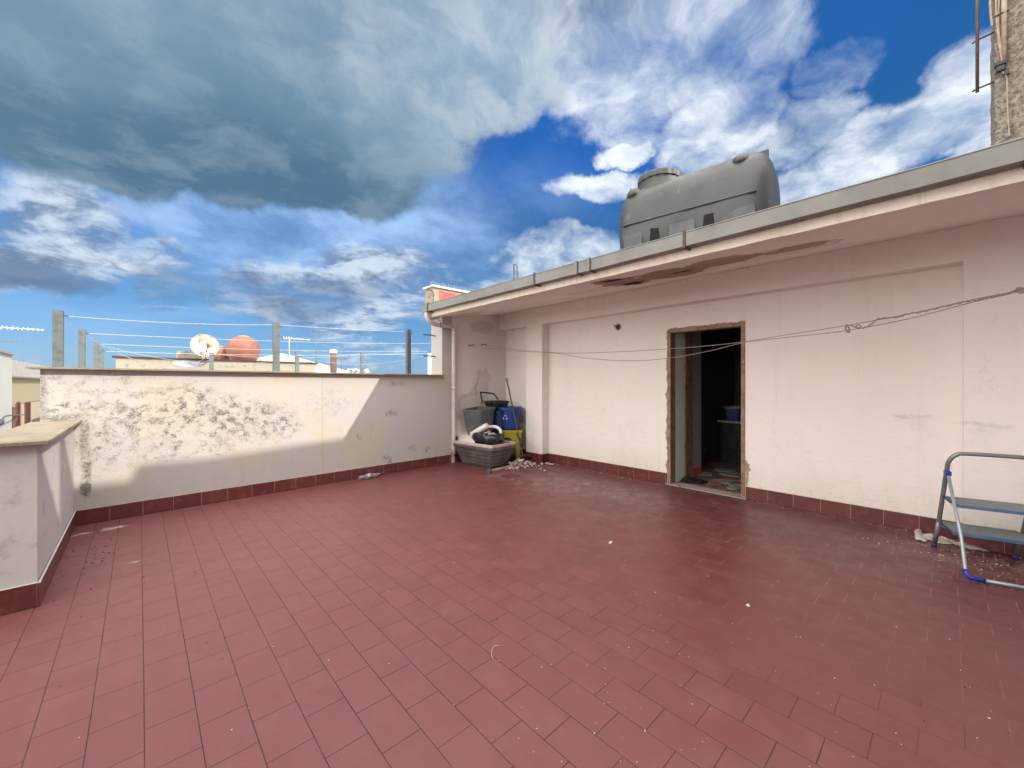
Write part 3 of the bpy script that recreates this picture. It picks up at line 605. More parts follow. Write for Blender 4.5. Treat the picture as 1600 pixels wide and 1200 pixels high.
# satellite dish
c = onY(320, 540, 13.75); r = 18/F*(c.x*HS+c.y*HC)
t = thing('satellite_dish', 'round white satellite dish streaked with rust on the sooty wall', 'satellite dish', (c.x, 13.9, 2.10))
nrm = Vector((.05,-1.,.22)).normalized(); q = nrm.to_track_quat('Z','Y').to_matrix()
bm = NB(); rings = []
for k in range(9):
    rr = max(.004, r*k/8); rings.append([c+q@Vector((rr*math.cos(a), rr*1.0*math.sin(a), .35*rr*rr/r*.6-.05)) for a in [2*math.pi*j/28 for j in range(28)]])
loft(bm, rings, False)
for k in range(9):
    pass
obj('reflector', bm, M['dish'], t); bm = NB()
tube(bm, [c+q@Vector((r*math.cos(a), r*math.sin(a), .21*r-.05)) for a in [2*math.pi*j/28 for j in range(29)]], .008, 5); obj('rim', bm, M['dish'], t)
bm = NB(); tube(bm, [c+q@Vector((0,-r*.95,.0)), c+q@Vector((.02,-.1,.28))], .009, 5); tube(bm, [c+q@Vector((.02,-.13,.28)), c+q@Vector((.02,-.03,.28))], .025, 8); obj('arm', bm, M['rust'], t)
bm = NB(); tube(bm, [c+Vector((.03,.1,0)), c+Vector((.03,.12,-.36)), Vector((c.x+.03, 13.98, 2.0))], .02, 8); obj('mast', bm, M['rust'], t)
# white gable
A = [(400,584),(403,563),(439,553.5),(544,581),(544,586)]
t = thing('building', 'white gabled roof top sloping down behind the sooty wall', 'building', (5,19,-10))
bm = NB(); pts = [(onY(x, y, 17).x, onY(x, y, 17).z) for x, y in A]; pts = [(pts[0][0],-9.96)]+pts[1:4]+[(pts[3][0],-9.96)]
prism(bm, pts, 1, 17, 21); obj('wall', bm, M['plain'], t)
bm = NB(); e = [pts[1],pts[2],pts[3]]; prism(bm, [e[0],e[1],e[2],(e[2][0],e[2][1]+.03),(e[1][0],e[1][1]+.04),(e[0][0],e[0][1]+.03)], 1, 16.95, 21.05); obj('roof', bm, M['lime'], t)
# chimney pipe
c = onY(521, 560, 15.5); z1 = onY(521, 546, 15.5).z
t = thing('chimney', 'brown chimney pipe with a pale cap beyond the parapet', 'chimney', (c.x,15.5,1.2))
bm = NB(); lathe(bm, [(.115,.0),(.11,z1-1.2-.16)], 14); obj('pipe', bm, M['rust'], t, True)
bm = NB(); lathe(bm, [(.10,z1-1.2-.155),(.135,z1-1.2-.12),(.13,z1-1.2-.03),(.05,z1-1.2)], 14); obj('cap', bm, M['white'], t, True)
# ragged white bundle
a, b = onY(546, 578, 13), onY(578, 578, 13)
bm = NB(); rnd = random.Random(3)
for k in range(60): stone(bm, (a.x+(b.x-a.x)*rnd.random(), 13+rnd.uniform(-.1,.1), 1.80+rnd.uniform(-.12,.10)), rnd.uniform(.03,.075), .7)
facet(bm); o = recenter(obj('white_bundle', bm, M['wirew'])); tag(o, 'ragged white bundle showing just above the far parapet coping', 'bundle')
# ---- steel posts
def post(name, x, yt, Y, zb, w, m, label, dx=0):
    p = onY(x, yt, Y); t = thing('steel_post', label, 'post', (p.x+dx, Y, zb), 0, 'steel clothesline posts')
    h = p.z-zb; a = w/2; th = .006
    bm = NB(); prism(bm, [(-a,-a),(a,-a),(a,a),(a*.35,a),(a*.35,a-th),(a-th,a-th),(a-th,-a+th),(-a+th,-a+th),(-a+th,a-th),(-a*.35,a-th),(-a*.35,a),(-a,a)], 2, 0, h); obj('shaft', bm, m, t, True)
    bm = NB(); tube(bm, [(a,-.01,h-.05),(a+.035,-.01,h-.05)], .006, 5); obj('hook', bm, M['rust'], t, True)
    return Vector((p.x, Y, p.z))
Yp = 6.02
p1 = post('a', 91, 485, 6.03, 1.592, .072, M['galv'], 'tallest steel post at the left end of the far parapet')
p2 = post('b', 431.5, 504, 6.09, 1.592, .072, M['galv'], 'steel post on the middle of the far parapet coping')
p3 = post('c', 638, 515, 6.16, 1.592, .066, M['darkpost'], 'dark steel post on the shaded right end of the parapet')
def postX(x, yt, X, w, label):
    q = onX(x, yt, X); return post('d', x, yt, q.y, 1.40, w, M['galv'], label)
p4 = postX(128, 515, -.60, .072, 'second post of the left row receding over the neighbouring roof')
p5 = postX(150.5, 533, -.60, .072, 'third post of the left row receding over the neighbouring roof')
p6 = postX(158.5, 545, -.60, .072, 'farthest and smallest post of the receding left row')
p7 = post('e', 330.5, 551, 12.4, .91, .085, M['galv'], 'short steel post just under the rusty satellite dish')
p8 = post('e', 464, 551, 12.4, .91, .085, M['galv'], 'thin steel post between the middle post and the aerial mast')
p9 = post('e', 566, 551, 12.4, .91, .09, M['galv'], 'steel post rising behind the ragged white bundle')
p10 = post('e', 671, 552, 12.4, .91, .09, M['white'], 'white post close to the end of the party wall')
# ---- wires
def wire(a, b, sag, label, r=.004, grp='clothesline wires over the parapet', m=None):
    a, b = Vector(a), Vector(b); n = 20
    bm = NB(); tube(bm, [a.lerp(b, k/n)-Vector((0,0,sag*4*(k/n)*(1-k/n))) for k in range(n+1)], r*.75, 5)
    o = recenter(obj('wire', bm, m or M['wirew'])); return tag(o, label, 'wire', grp)
o5 = Vector((0,0,-.05))
hk1, hk2 = onX(664, 523, 3.80), onX(664, 556, 3.80); hk1.y = hk2.y = 6.35
hk1, hk2 = onY(666, 523, 6.3), onY(666, 556, 6.3)
wire(p1+o5, p2+Vector((0,0,-.03)), .03, 'topmost white wire between the tallest left post and the middle post')
wire(p2+Vector((0,0,-.03)), p3+Vector((-.08,0,-.04)), .01, 'topmost white wire between the middle post and the dark right post')
wire(p4+o5, onY(672, 537, 8.0), .04, 'second white wire down, from the second left post to the party wall', .0045)
wire(p5+o5, onY(668, 549, 9.95), .05, 'third white wire down, from the third post of the left row', .005)
wire(p6+o5, onY(668, 552, 12.2), .08, 'lowest white wire from the farthest post of the left row', .006)
wire(p1+o5, p7, .45, 'white wire slanting from the tallest left post down towards the rusty dish', .0035)
wire(p4+o5, p7+Vector((0,0,-.15)), .35, 'white wire slanting from the second left post to the foot of the rusty dish', .004)
wire(p5+o5, p8+Vector((0,0,-.1)), .3, 'white wire slanting from the third left post behind the terracotta tank', .0045)
wire(p8+Vector((0,0,-.03)), hk2, .22, 'sagging white wire rising to the lower black hook of the party wall', .004)
wire(p7+Vector((0,0,-.03)), p9+Vector((0,0,-.03)), .12, 'white wire between the short dish post and the post behind the bundle', .005)
wire(p9+Vector((0,0,-.03)), p10, .02, 'white wire between the two last far posts beside the party wall', .005)
for h, lb in ((hk1, 'upper black hook on the end of the party wall'), (hk2, 'lower black hook on the end of the party wall')):
    bm = NB(); tube(bm, [h+Vector((-.06,0,0)), h+Vector((.12,0,0)), h+Vector((.18,0,-.01)), h+Vector((.25,.03,.03))], .011, 6); tag(recenter(obj('hook', bm, M['black'])), lb, 'hook', 'hooks on the party wall')
# ---- aerials
def aerial(px, ytop, ybot, Y, boom, label, ang=0., n=9, el=.25, m='galv', r=.012):
    a, b = onY(px, ytop, Y), onY(px, ybot, Y)
    t = thing('aerial', label, 'aerial', (a.x, Y, b.z), 0, 'television aerials')
    h = a.z-b.z
    bm = NB(); tube(bm, [(0,0,0),(0,0,h)], r, 6); obj('mast', bm, M[m], t, True)
    bm = NB(); d = Vector((math.cos(ang), 0, math.sin(ang)*.3))
    tube(bm, [Vector((0,0,h-.06))-d*boom*.2, Vector((0,0,h-.06))+d*boom*.8], r*.8, 5)
    for k in range(n):
        p = Vector((0,0,h-.06))+d*boom*(-.2+k/(n-1)); e = el*(1-.5*k/n); w = Vector((.25,.2,.94)) if k % 2 else Vector((-.2,.3,.9))
        tube(bm, [p-w*e*.5, p+w*e*.5], r*.5, 4)
    obj('boom', bm, M[m], t, True); return t
aerial(494, 519, 574, 15, .9, 'aerial with a splayed head on the thin mast right of the middle post', .3, 6, .34, 'galv', .014)
aerial(533, 539, 579, 15, .25, 'smallest aerial on a hair thin mast right of the chimney', 0, 3, .12, 'galv', .01)
aerial(452, 526, 572, 16, .85, 'pale comb shaped aerial just right of the middle post', 0, 12, .14, 'white', .010)
a = onY(-4, 512, 26); t = aerial(-4, 509, 560, 26, 1.5, 'pale comb shaped aerial at the left border above the white house', 0, 12, .2, 'white', .02)
aerial(-2, 530, 560, 26, .9, 'lower dark aerial at the left border above the white house', 0, 8, .14, 'galv', .016)
# ---- houses across the street on the left
t = thing('building', 'plain white house at the left border across the street', 'building', (-6,22,-10))
bm = NB(); box(bm, (-9,15,-9.99), (-4.2,28.5,2.70)); obj('wall', bm, M['plain'], t)
bm = NB(); box(bm, (-9.05,14.95,2.705), (-4.12,28.55,2.78)); obj('coping', bm, M['dirty'], t)
bm = NB(); tube(bm, [(-4.15,28.52,-8),(-4.15,28.52,.4)], .05, 8); obj('downpipe', bm, M['rust'], t)
t = thing('building', 'cream house with burgundy shutters and a white parapet across the street', 'building', (-7,36,-10))
bm = NB(); box(bm, (-10,29,-9.98), (-4.5,45,.42)); obj('wall', bm, M['cream'], t)
bm = NB(); box(bm, (-10,28.95,.43), (-4.47,45.05,1.72)); obj('attic_wall', bm, M['ochre'], t)
bm = NB(); box(bm, (-10,28.9,1.725), (-4.3,45.1,1.80)); obj('cornice', bm, M['dirty'], t)
bm = NB(); box(bm, (-10,28.9,1.805), (-4.38,45.1,2.56)); obj('parapet', bm, M['lime'], t)
for x0, x1 in ((24,29),(38,45)):
    a, b = onX(x0, 626, -4.5), onX(x1, 626, -4.5); z1 = onX((x0+x1)/2, 628, -4.5).z
    bm = NB(); box(bm, (-4.5,a.y,z1-2.2), (-4.44,b.y,z1), .01)
    for k in range(22): box(bm, (-4.44,a.y+.06,z1-.12-k*.095), (-4.40,b.y-.06,z1-.08-k*.095))
    f = obj('window', bm, M['shutter'], t)
bm = NB(); box(bm, (-4.49,35.4,-.75), (-3.75,38.5,-.6)); 
for k in range(16): tube(bm, [(-3.8,35.45+k*.19,-.6),(-3.8,35.45+k*.19,.35)], .015, 4)
tube(bm, [(-3.8,35.4,.35),(-3.8,38.5,.35)], .025, 5); obj('balcony', bm, M['darkpost'], t)
t = thing('street_lamp', 'thin curved street lamp arm reaching from the houses on the left', 'street lamp', (-4.2,27,0))
a, b, c = onX(38, 648, -4.2), onX(10, 650, -3.9), onX(3, 658, -3.7)
bm = NB(); tube(bm, curve([(a.x, a.y, a.z), b, c], 6), .03, 6); obj('arm', bm, M['galv'], t)
bm = NB(); tube(bm, [c+Vector((0,0,.03)), c+Vector((0,-.3,-.03)), c+Vector((0,-.6,-.05))], [.06,.11,.05], 8); obj('lamp_head', bm, M['darkpost'], t)
# far blocks, seen only if one leans out
rnd = random.Random(11)
for k, (x, y, w, d, h, mk) in enumerate(((-14,50,7,9,-2,'plain'),(1,32,9,10,-1.2,'plain'),(14,34,8,10,-.8,'cream'),(-22,24,8,12,-1,'ochre'),(16,16,9,12,-.6,'plain'),(-16,5,8,14,-1.5,'cream'),(18,-4,9,14,1,'ochre'),(-16,-14,9,14,-.5,'plain'))):
    t = thing('building', ['flat roofed white block far down the street','white block hidden beyond the neighbouring roofs','cream block hidden beyond the neighbouring roofs','ochre block beyond the white house on the left','white block behind the roof room','cream block across the street beside the terrace','ochre block behind the tower on the right','white block behind the viewer across the street'][k], 'building', (x,y,-10))
    bm = NB(); box(bm, (x-w/2,y-d/2,-9.99), (x+w/2,y+d/2,h)); obj('wall', bm, M[mk], t)
    bm = NB(); box(bm, (x-w/2-.1,y-d/2-.1,h+.002), (x+w/2+.1,y+d/2+.1,h+.1)); obj('coping', bm, M['coping'], t)

# ================================================================== TOWER ON THE ROOF
t = thing('tower', 'tall coarse brown stucco tower on the roof at the right border', 'tower', (5.55,-1.3,3))
bm = NB(); box(bm, (5.3,-2.4,2.95), (5.8,-.268,5.5))
bmesh.ops.subdivide_edges(bm, edges=bm.edges, cuts=60, use_grid_fill=True)
for v in bm.verts:
    n = mnoise.noise(v.co*14)*.010+mnoise.noise(v.co*40)*.006; v.co += Vector((n, n, 0))
obj('wall', bm, M['stucco'], t)
px = lambda x, y, X=5.29: onX(x, y, X)
bm = NB(); a, b = px(1527, 144, 5.36), px(1527, -60, 5.36); tube(bm, [a, Vector((b.x, a.y, b.z))], .011, 8); PP = obj('pipe', bm, M['rust'], t)
for y in (137, 61, -30):
    z = px(1527, y, 5.36).z; bm = NB(); tube(bm, [(5.36,a.y+.03,z-.02),(5.36,a.y,z-.01),(5.36,-.27,z+.0)], .007, 6); obj('bracket', bm, M['rust'], PP)
bm = NB()
tube(bm, curve([px(1556,-20,5.275),px(1557,30,5.272),px(1563,80,5.268),px(1567,100,5.262)], 4), .006, 5)
tube(bm, curve([px(1562,-20,5.275),px(1560,40,5.272),px(1566,85,5.268),px(1568,105,5.262)], 4), .005, 5)
tube(bm, curve([px(1566,112,5.262),px(1573,122,5.27),px(1574,160,5.275),px(1577,212,5.275)], 4), .005, 5)
tube(bm, curve([px(1550,40,5.275),px(1547,0,5.3),px(1555,-20,5.3)], 4), .007, 5)
obj('cable', bm, M['lath'], t)
bm = NB(); a = px(1566,-30,5.275); tube(bm, [px(1569,-30,5.27), px(1569,100,5.27)], .016, 8); obj('conduit', bm, M['crust'], t)
a = px(1562, 102, 5.27); bm = NB(); box(bm, (5.245,a.y-.035,a.z-.008), (5.29,a.y+.03,a.z+.022), .004); box(bm, (5.25,a.y-.03,a.z-.055), (5.285,a.y+.02,a.z-.010), .006); box(bm, (5.26,a.y-.05,a.z-.10), (5.285,a.y-.02,a.z-.065), .004); obj('junction_box', bm, M['black'], t)
bm = NB(); a = px(1565, 22, 5.27); tube(bm, [px(1552,27,5.27), px(1566,20,5.255), px(1577,16,5.27)], .006, 5); obj('clip', bm, M['black'], t)
bm = NB(); rnd = random.Random(2)
for k in range(60): stone(bm, (3.9+rnd.uniform(0,.9), -.42+rnd.uniform(-.35,.12), 2.80+rnd.uniform(0,.05)), rnd.uniform(.02,.05), .5)
facet(bm); o = recenter(obj('roof_debris', bm, M['dark'])); tag(o, 'dark clump of dirt piled on the roof edge under the tower', 'debris')
a = onY(805.5, 432, 5.6)
q0, q1 = onX(803, 432, 4.0), onX(803, 413, 4.0); q2, q3 = onX(808, 416, 4.0), onX(808, 432, 4.0)
bm = NB(); tube(bm, [q0+Vector((0,0,-.1)), q0, q1, (q1+q2)/2+Vector((0,0,.01)), q2, q3, q3+Vector((0,0,-.1))], .008, 6); o = recenter(obj('iron_loop', bm, M['rust'])); tag(o, 'thin iron loop standing on the roof edge left of the grey tank', 'iron loop')

# ================================================================== GREY WATER TANK
ax = Vector((-.126,.992,0)); sd = Vector((.992,.126,0)); O = Vector((4.75,1.341,0)); Z0 = 2.93; TL = 1.57; TW = .98; TH = 1.10
root = thing('water_tank', 'big grey plastic water tank lying on the roof above the eave', 'water tank', O+sd*TW/2+ax*TL/2+Vector((0,0,Z0)))
def prof(k=1., n=36, dz=0.):
    o = []
    for i in range(n):
        a = 2*math.pi*i/n; ca, sa = math.cos(a), math.sin(a); e = 2.35 if sa > 0 else 3.6
        x = abs(ca)**(2/e)*math.copysign(1, ca)*TW/2*k; z = abs(sa)**(2/e)*math.copysign(1, sa)*(TH*.52 if sa > 0 else TH*.48)*k
        o.append((x, z+TH*.48+dz))
    return o
def T3(x, s, z): return O+sd*(x+TW/2)+ax*s+Vector((0,0,Z0+z))
bm = NB(); rings = []
for s, k in ((-.115,.30),(-.10,.52),(-.07,.74),(-.03,.88),(.01,.945),(.06,.985),(.12,1.0),(.40,1.005),(.42,.992),(.75,.995),(.77,1.005),(1.1,1.0),(1.40,.99),(1.49,.96),(1.56,.90),(1.60,.80),(1.625,.6),(1.635,.3)):
    rings.append([T3(x, s, z) for x, z in prof(k, 36, 0 if k > .99 else 0)])
loft(bm, rings, True)
for v in bm.verts:
    n = mnoise.noise(v.co*2.3)*.008; v.co += sd*n+Vector((0,0,n))
obj('tank_body', bm, M['tank'], root)
for sgn in (-1, 1):
    bm = NB(); tube(bm, [T3(sgn*(TW/2+.004), .02+1.52*k/12, TH*.47) for k in range(13)], .013, 6)
    obj('seam', bm, M['tank'], root)
def slabside(s0, s1, z0, z1, out, m, nm, sgn=-1):
    bm = NB(); X = TW/2
    P = [T3(sgn*(X-.10), s0, z0), T3(sgn*(X-.10), s1, z0), T3(sgn*(X-.10), s1, z1), T3(sgn*(X-.10), s0, z1)]
    Q = [T3(sgn*(X+out), s0+.005, z0), T3(sgn*(X+out), s1-.005, z0), T3(sgn*(X+out-.012), s1-.02, z1), T3(sgn*(X+out-.012), s0+.02, z1)]
    loft(bm, [P, Q], True, False); bmesh.ops.recalc_face_normals(bm, faces=bm.faces)
    return obj(nm, bm, m, root)
for s0, s1 in ((.02,.36),(.62,.94),(1.24,1.50)): slabside(s0, s1, -.005, .385, .012, M['tank2'], 'foot')
for s0, s1 in ((.42,.56),(1.03,1.17)): slabside(s0, s1, .10, .40, .010, M['tank_shade'], 'recess_shade')  # raised black slabs standing in for the shade inside the moulded hollows
for s0, s1 in ((.02,.36),(1.24,1.50)): slabside(s0, s1, -.005, .385, .012, M['tank2'], 'foot', 1)
# neck and ribbed lid
c = onX(1030, 280, 5.12); cs = 1.22
C = T3(0, cs, TH-.06); bm = NB(); lathe(bm, [(.30,-.06),(.285,.0),(.262,.04),(.258,.13),(.25,.14)], 32, C); NK = obj('neck', bm, M['tank'], root)
bm = NB(); seg = 64; 
def lr(r, z): return [C+Vector(((r+(.007 if (k % 4) < 2 else 0))*math.cos(2*math.pi*k/seg), (r+(.007 if (k % 4) < 2 else 0))*math.sin(2*math.pi*k/seg), z)) for k in range(seg)]
def lc(r, z): return [C+Vector((r*math.cos(2*math.pi*k/seg), r*math.sin(2*math.pi*k/seg), z)) for k in range(seg)]
loft(bm, [lc(.262,.118), lr(.268,.12), lr(.268,.185), lc(.255,.198), lc(.20,.205), lc(.02,.21)], True, False); obj('lid', bm, M['tank2'], NK)
for s in (.20, 1.43):
    bm = NB(); q = bmesh.ops.create_uvsphere(bm, u_segments=20, v_segments=12, radius=1)
    for v in q['verts']: v.co = T3(-.17+v.co.x*.25, s+v.co.y*.13, TH-.165+v.co.z*(.135 if v.co.z > 0 else .05))
    for f in bm.faces: f.smooth = True
    obj('lifting_lug', bm, M['tank'], root)
bm = NB(); loft(bm, [[T3(-.10,.16,TH-.10),T3(.10,.16,TH-.10),T3(.10,.16,TH-.005),T3(-.10,.16,TH-.005)],[T3(-.05,-.02,TH-.16),T3(.05,-.02,TH-.16),T3(.02,-.02,TH+.045),T3(-.03,-.02,TH+.045)]], True, False); obj('fin', bm, M['tank'], root)
bm = NB(); tube(bm, [T3(-.12,1.55,TH-.12), T3(-.13,1.56,TH+.05)], .008, 5); obj('vent_stub', bm, M['black'], root)
for s in (.25, .8, 1.35):
    q = [T3(-TW/2-.02, s-.06, -.10), T3(TW/2+.02, s+.06, -.01)]
    bm = NB(); loft(bm, [[T3(-TW/2,s-.06,-.16),T3(-TW/2,s+.06,-.16),T3(-TW/2,s+.06,-.003),T3(-TW/2,s-.06,-.003)],[T3(TW/2,s-.06,-.10),T3(TW/2,s+.06,-.10),T3(TW/2,s+.06,-.003),T3(TW/2,s-.06,-.003)]], True, False)
    bmesh.ops.recalc_face_normals(bm, faces=bm.faces); tag(recenter(obj('concrete_block', bm, M['dirty'])), 'concrete bearer hidden under the grey water tank', 'block', 'bearers under the grey tank')

# ================================================================== CLUTTER IN THE CORNER
# long grey planter, lying along the wall; local frame: u along its length (towards the far wall), w across
pc = Vector((4.47,5.57,0)); pr = math.atan2(.99,-.10)
t = thing('planter', 'long flared grey plastic planter heaped with rubbish in the corner', 'planter', (pc.x,pc.y,.003))
bm = NB(); binmesh(bm, (pc.x,pc.y), .003, .36, .74, .38, .98, .60, pr, .012, .02, None, .05, 5); obj('planter_body', bm, M['planter'], t)
bm = NB(); binmesh(bm, (pc.x,pc.y), .33, .415, .97, .59, .99, .61, pr, .008, .03, None, .05); obj('inner_liner', bm, M['rim'], t)
def L2W(u, w, z): a = Vector((math.cos(pr), math.sin(pr), 0)); b = Vector((-a.y, a.x, 0)); return pc+a*u+b*w+Vector((0,0,z))
# black sack of rubble
t = thing('rubbish_sack', 'open black sack full of pink rubble lying in the grey planter', 'rubbish sack', (pc.x+.1,5.45,.36))
bc = onY(762, 684, 5.42)
bm = NB(); rings = []; N = 30
for r, z in ((.10,.30),(.20,.34),(.27,.42),(.29,.50),(.27,.56),(.22,.575),(.19,.53),(.10,.50)):
    rings.append([Vector((bc.x+.02+r*.85*math.cos(a)*(1+.22*mnoise.noise(Vector((math.cos(a)*2,math.sin(a)*2,z*3)))), 5.42+r*1.1*math.sin(a)*(1+.2*mnoise.noise(Vector((math.cos(a)*3,math.sin(a)*3,z*5+4)))), z+.035*mnoise.noise(Vector((math.cos(a)*3,math.sin(a)*3,z+9))))) for a in [2*math.pi*k/N for k in range(N)]])
loft(bm, rings, True); obj('sack', bm, M['bag'], t)
bm = NB()
for k in range(46):
    a = random.uniform(0,6.28); rr = .15*math.sqrt(random.random()); stone(bm, (bc.x+.02+rr*math.cos(a), 5.42+rr*1.15*math.sin(a), .525+.05*(1-rr/.15)+random.uniform(-.01,.02)), random.uniform(.018,.045))
facet(bm); obj('rubble', bm, M['rubble'], t)
# black sack slumping between planter and yellow bin
bm = NB(); rings = []
for r, z in ((.10,.004),(.17,.02),(.19,.12),(.17,.25),(.14,.36),(.08,.43),(.02,.45)):
    rings.append([Vector((4.90+r*math.cos(a)*(1+.25*mnoise.noise(Vector((math.cos(a)*2,math.sin(a)*2,z*6)))), 5.45+r*.8*math.sin(a)*(1+.25*mnoise.noise(Vector((math.cos(a)*3,math.sin(a)*3,z*7+4)))), z)) for a in [2*math.pi*k/24 for k in range(24)]])
loft(bm, rings, True); o = recenter(obj('rubbish_sack', bm, M['bag'])); tag(o, 'limp black sack slumped between planter and yellow bin', 'rubbish sack')
# white rolls / panels on the planter
def slab(name, P, th, m, label, cat, r=0):
    P = [Vector(p) for p in P]; nrm = (P[1]-P[0]).cross(P[3]-P[0]).normalized()*th
    bm = NB(); loft(bm, [P, [p+nrm for p in P]], True, False); bmesh.ops.recalc_face_normals(bm, faces=bm.faces)
    if r: bmesh.ops.bevel(bm, geom=list(bm.edges), offset=r, segments=2, affect='EDGES')
    return tag(recenter(obj(name, bm, m)), label, cat)
A_, B_, C_, D_ = onX(706,680,4.22), onX(741,690,4.16), onX(741,675,4.5), onX(712,668,4.5)
slab('foam_board', [onX(704,690,4.20), onX(743,693,4.18), onX(737,679,4.48), onX(708,676,4.46)], .03, M['white'], 'flat white panel with a dark slot on the left end of the planter', 'panel', .006)
slab('dark_insert', [onX(709.5,687,4.17), onX(715.5,687.5,4.165), onX(715.5,682,4.19), onX(709.5,681.5,4.195)], .012, M['black'], 'small dark grille on the edge of the flat white panel', 'grille')
slab('white_board', [onX(716,677,4.50), onX(741,682,4.42), onX(741,665,4.62), onX(719,661,4.66)], .025, M['white'], 'white board tilted up against the grey bin', 'board', .005)
bm = NB(); tube(bm, [onX(714,674,4.40), onX(726,662.5,4.48)], .012, 6); tag(recenter(obj('black_strap', bm, M['black'])), 'short black strap across the tilted white board', 'strap')
bm = NB(); a, b = onX(736,680,4.30), onX(762,664.5,4.42); tube(bm, [a, a.lerp(b,.04), a.lerp(b,.96), b], [.035,.052,.052,.04], 14); tag(recenter(obj('white_roll', bm, M['white'])), 'thick white foam roll resting on the black sack', 'roll')
bm = NB(); tube(bm, curve([onX(762,667,4.55), onX(774,667,4.60), onX(781,671,4.60), onX(783,678,4.55)], 4), .028, 10); tag(recenter(obj('white_hose', bm, M['white'])), 'bent white pipe curling round the back of the sack', 'pipe')
# grey crate tipped on top of dark bin
c = onX(743, 668, 4.75)
t = thing('bin', 'tall grey plastic bin leaning on the wall left of the blue bin', 'bin', (4.62,5.78,.52))
bm = NB(); binmesh(bm, (4.56,5.80), .52, .98, .36, .34, .46, .42, .25, .012, .012, (-.07,'Y'), .05); obj('bin_body', bm, M['greyp'], t)
t = thing('bin', 'dark bin underneath the leaning grey bin', 'bin', (4.66,5.82,.003))
bm = NB(); binmesh(bm, (4.66,5.80), .003, .515, .34, .34, .42, .42, .1, .012); obj('bin_body', bm, M['navy'], t)
t = thing('bin', 'dark navy bin squeezed between the grey bin and the blue bin', 'bin', (4.98,5.76,.003))
bm = NB(); binmesh(bm, (4.98,5.78), .003, .93, .28, .30, .34, .38, .1, .012); obj('bin_body', bm, M['navy'], t)
t = thing('bin', 'black bin with a raised hooped handle behind the others', 'bin', (5.02,5.86,.60))
bm = NB(); binmesh(bm, (5.0,5.84), .935, 1.10, .34, .26, .40, .30, .05, .01); LD = obj('lid', bm, M['black'], t)
h = [onY(753.5,625,5.83), onY(751,614.5,5.86), onY(753,613,5.87), onY(770,615,5.87), onY(773,617,5.86), onY(778,624,5.84)]
bm = NB(); tube(bm, [h[0]+Vector((0,0,-.06))]+curve(h, 4), .014, 8); obj('handle', bm, M['black'], t)
# yellow bin and blue bin stacked on it
t = thing('bin', 'yellow plastic bin standing on the floor under the blue bin', 'bin', (5.22,5.62,.003))
bm = NB(); binmesh(bm, (5.20,5.60), .003, .565, .30, .26, .40, .34, .78, .015); YB = obj('bin_body', bm, M['yellow'], t)
bm = NB(); 
ya, yb = onX(815,684,5.02), onX(817,702,5.02)
tube(bm, curve([onX(807,677,4.98), onX(812,690,4.93), onX(815,699,4.95), onX(816,694,5.02), onX(811,682,5.04)], 4), .010, 6); obj('handle', bm, M['black'], t)
t = thing('bin', 'round shouldered blue recycling bin stacked on the yellow bin', 'bin', (5.2,5.62,.57))
bm = NB(); binmesh(bm, (5.17,5.64), .572, .985, .36, .32, .46, .40, .70, .014, .012, None, .13); BB = obj('bin_body', bm, M['blue'], t)
bm = NB(); bx, by = 5.17, 5.64; fr = Vector((math.cos(.70),math.sin(.70),0)); 
# three small chasing arrows, white, on the side towards the door
nrm = Vector((-math.cos(.70), -math.sin(.70), 0)); fr = Vector((math.sin(.70),-math.cos(.70),0)); cc = Vector((bx,by,.80))+nrm*.216-fr*.07
for k in range(3):
    th = R(90+120*k)
    def pp(r, a): return cc+fr*(r*math.cos(a))+Vector((0,0,r*math.sin(a)))+nrm*.004
    q = [pp(.045,th-.75), pp(.045,th-.1), pp(.055,th+.1), pp(.036,th+.55), pp(.020,th+.1), pp(.030,th-.1), pp(.030,th-.75)]
    bm.faces.new([bm.verts.new(x) for x in q])
obj('recycling_mark', bm, M['wirew'], BB)
bm = NB(); tube(bm, curve([onX(814,648,5.06), onX(817,653,5.02), onX(816,658,5.02), onX(813,655,5.08)], 3), .010, 6); obj('handle', bm, M['black'], t)
# dustpan on a stick
a, b, c = onX(791.5,591,5.1), onX(816,709,4.92), onZ(818,718)
t = thing('dustpan', 'long handled grey dustpan leaning against the stacked bins', 'dustpan', (c.x,c.y,.03))
bm = NB(); tube(bm, [a, a.lerp(b,.05), a.lerp(b,.051), b], [.018,.018,.013,.013], 8); obj('handle', bm, M['stick'], t)
bm = NB(); loft(bm, [[b+Vector((-.05,.02,-.01)), b+Vector((.06,.02,-.01)), b+Vector((.07,.03,-.05)), b+Vector((-.06,.03,-.05))],
                     [Vector((c.x-.10,c.y-.16,.06)), Vector((c.x+.08,c.y-.20,.06)), Vector((c.x+.09,c.y-.20,.045)), Vector((c.x-.11,c.y-.16,.045))]], True, False)
bmesh.ops.recalc_face_normals(bm, faces=bm.faces); obj('pan', bm, M['greyp'], t)
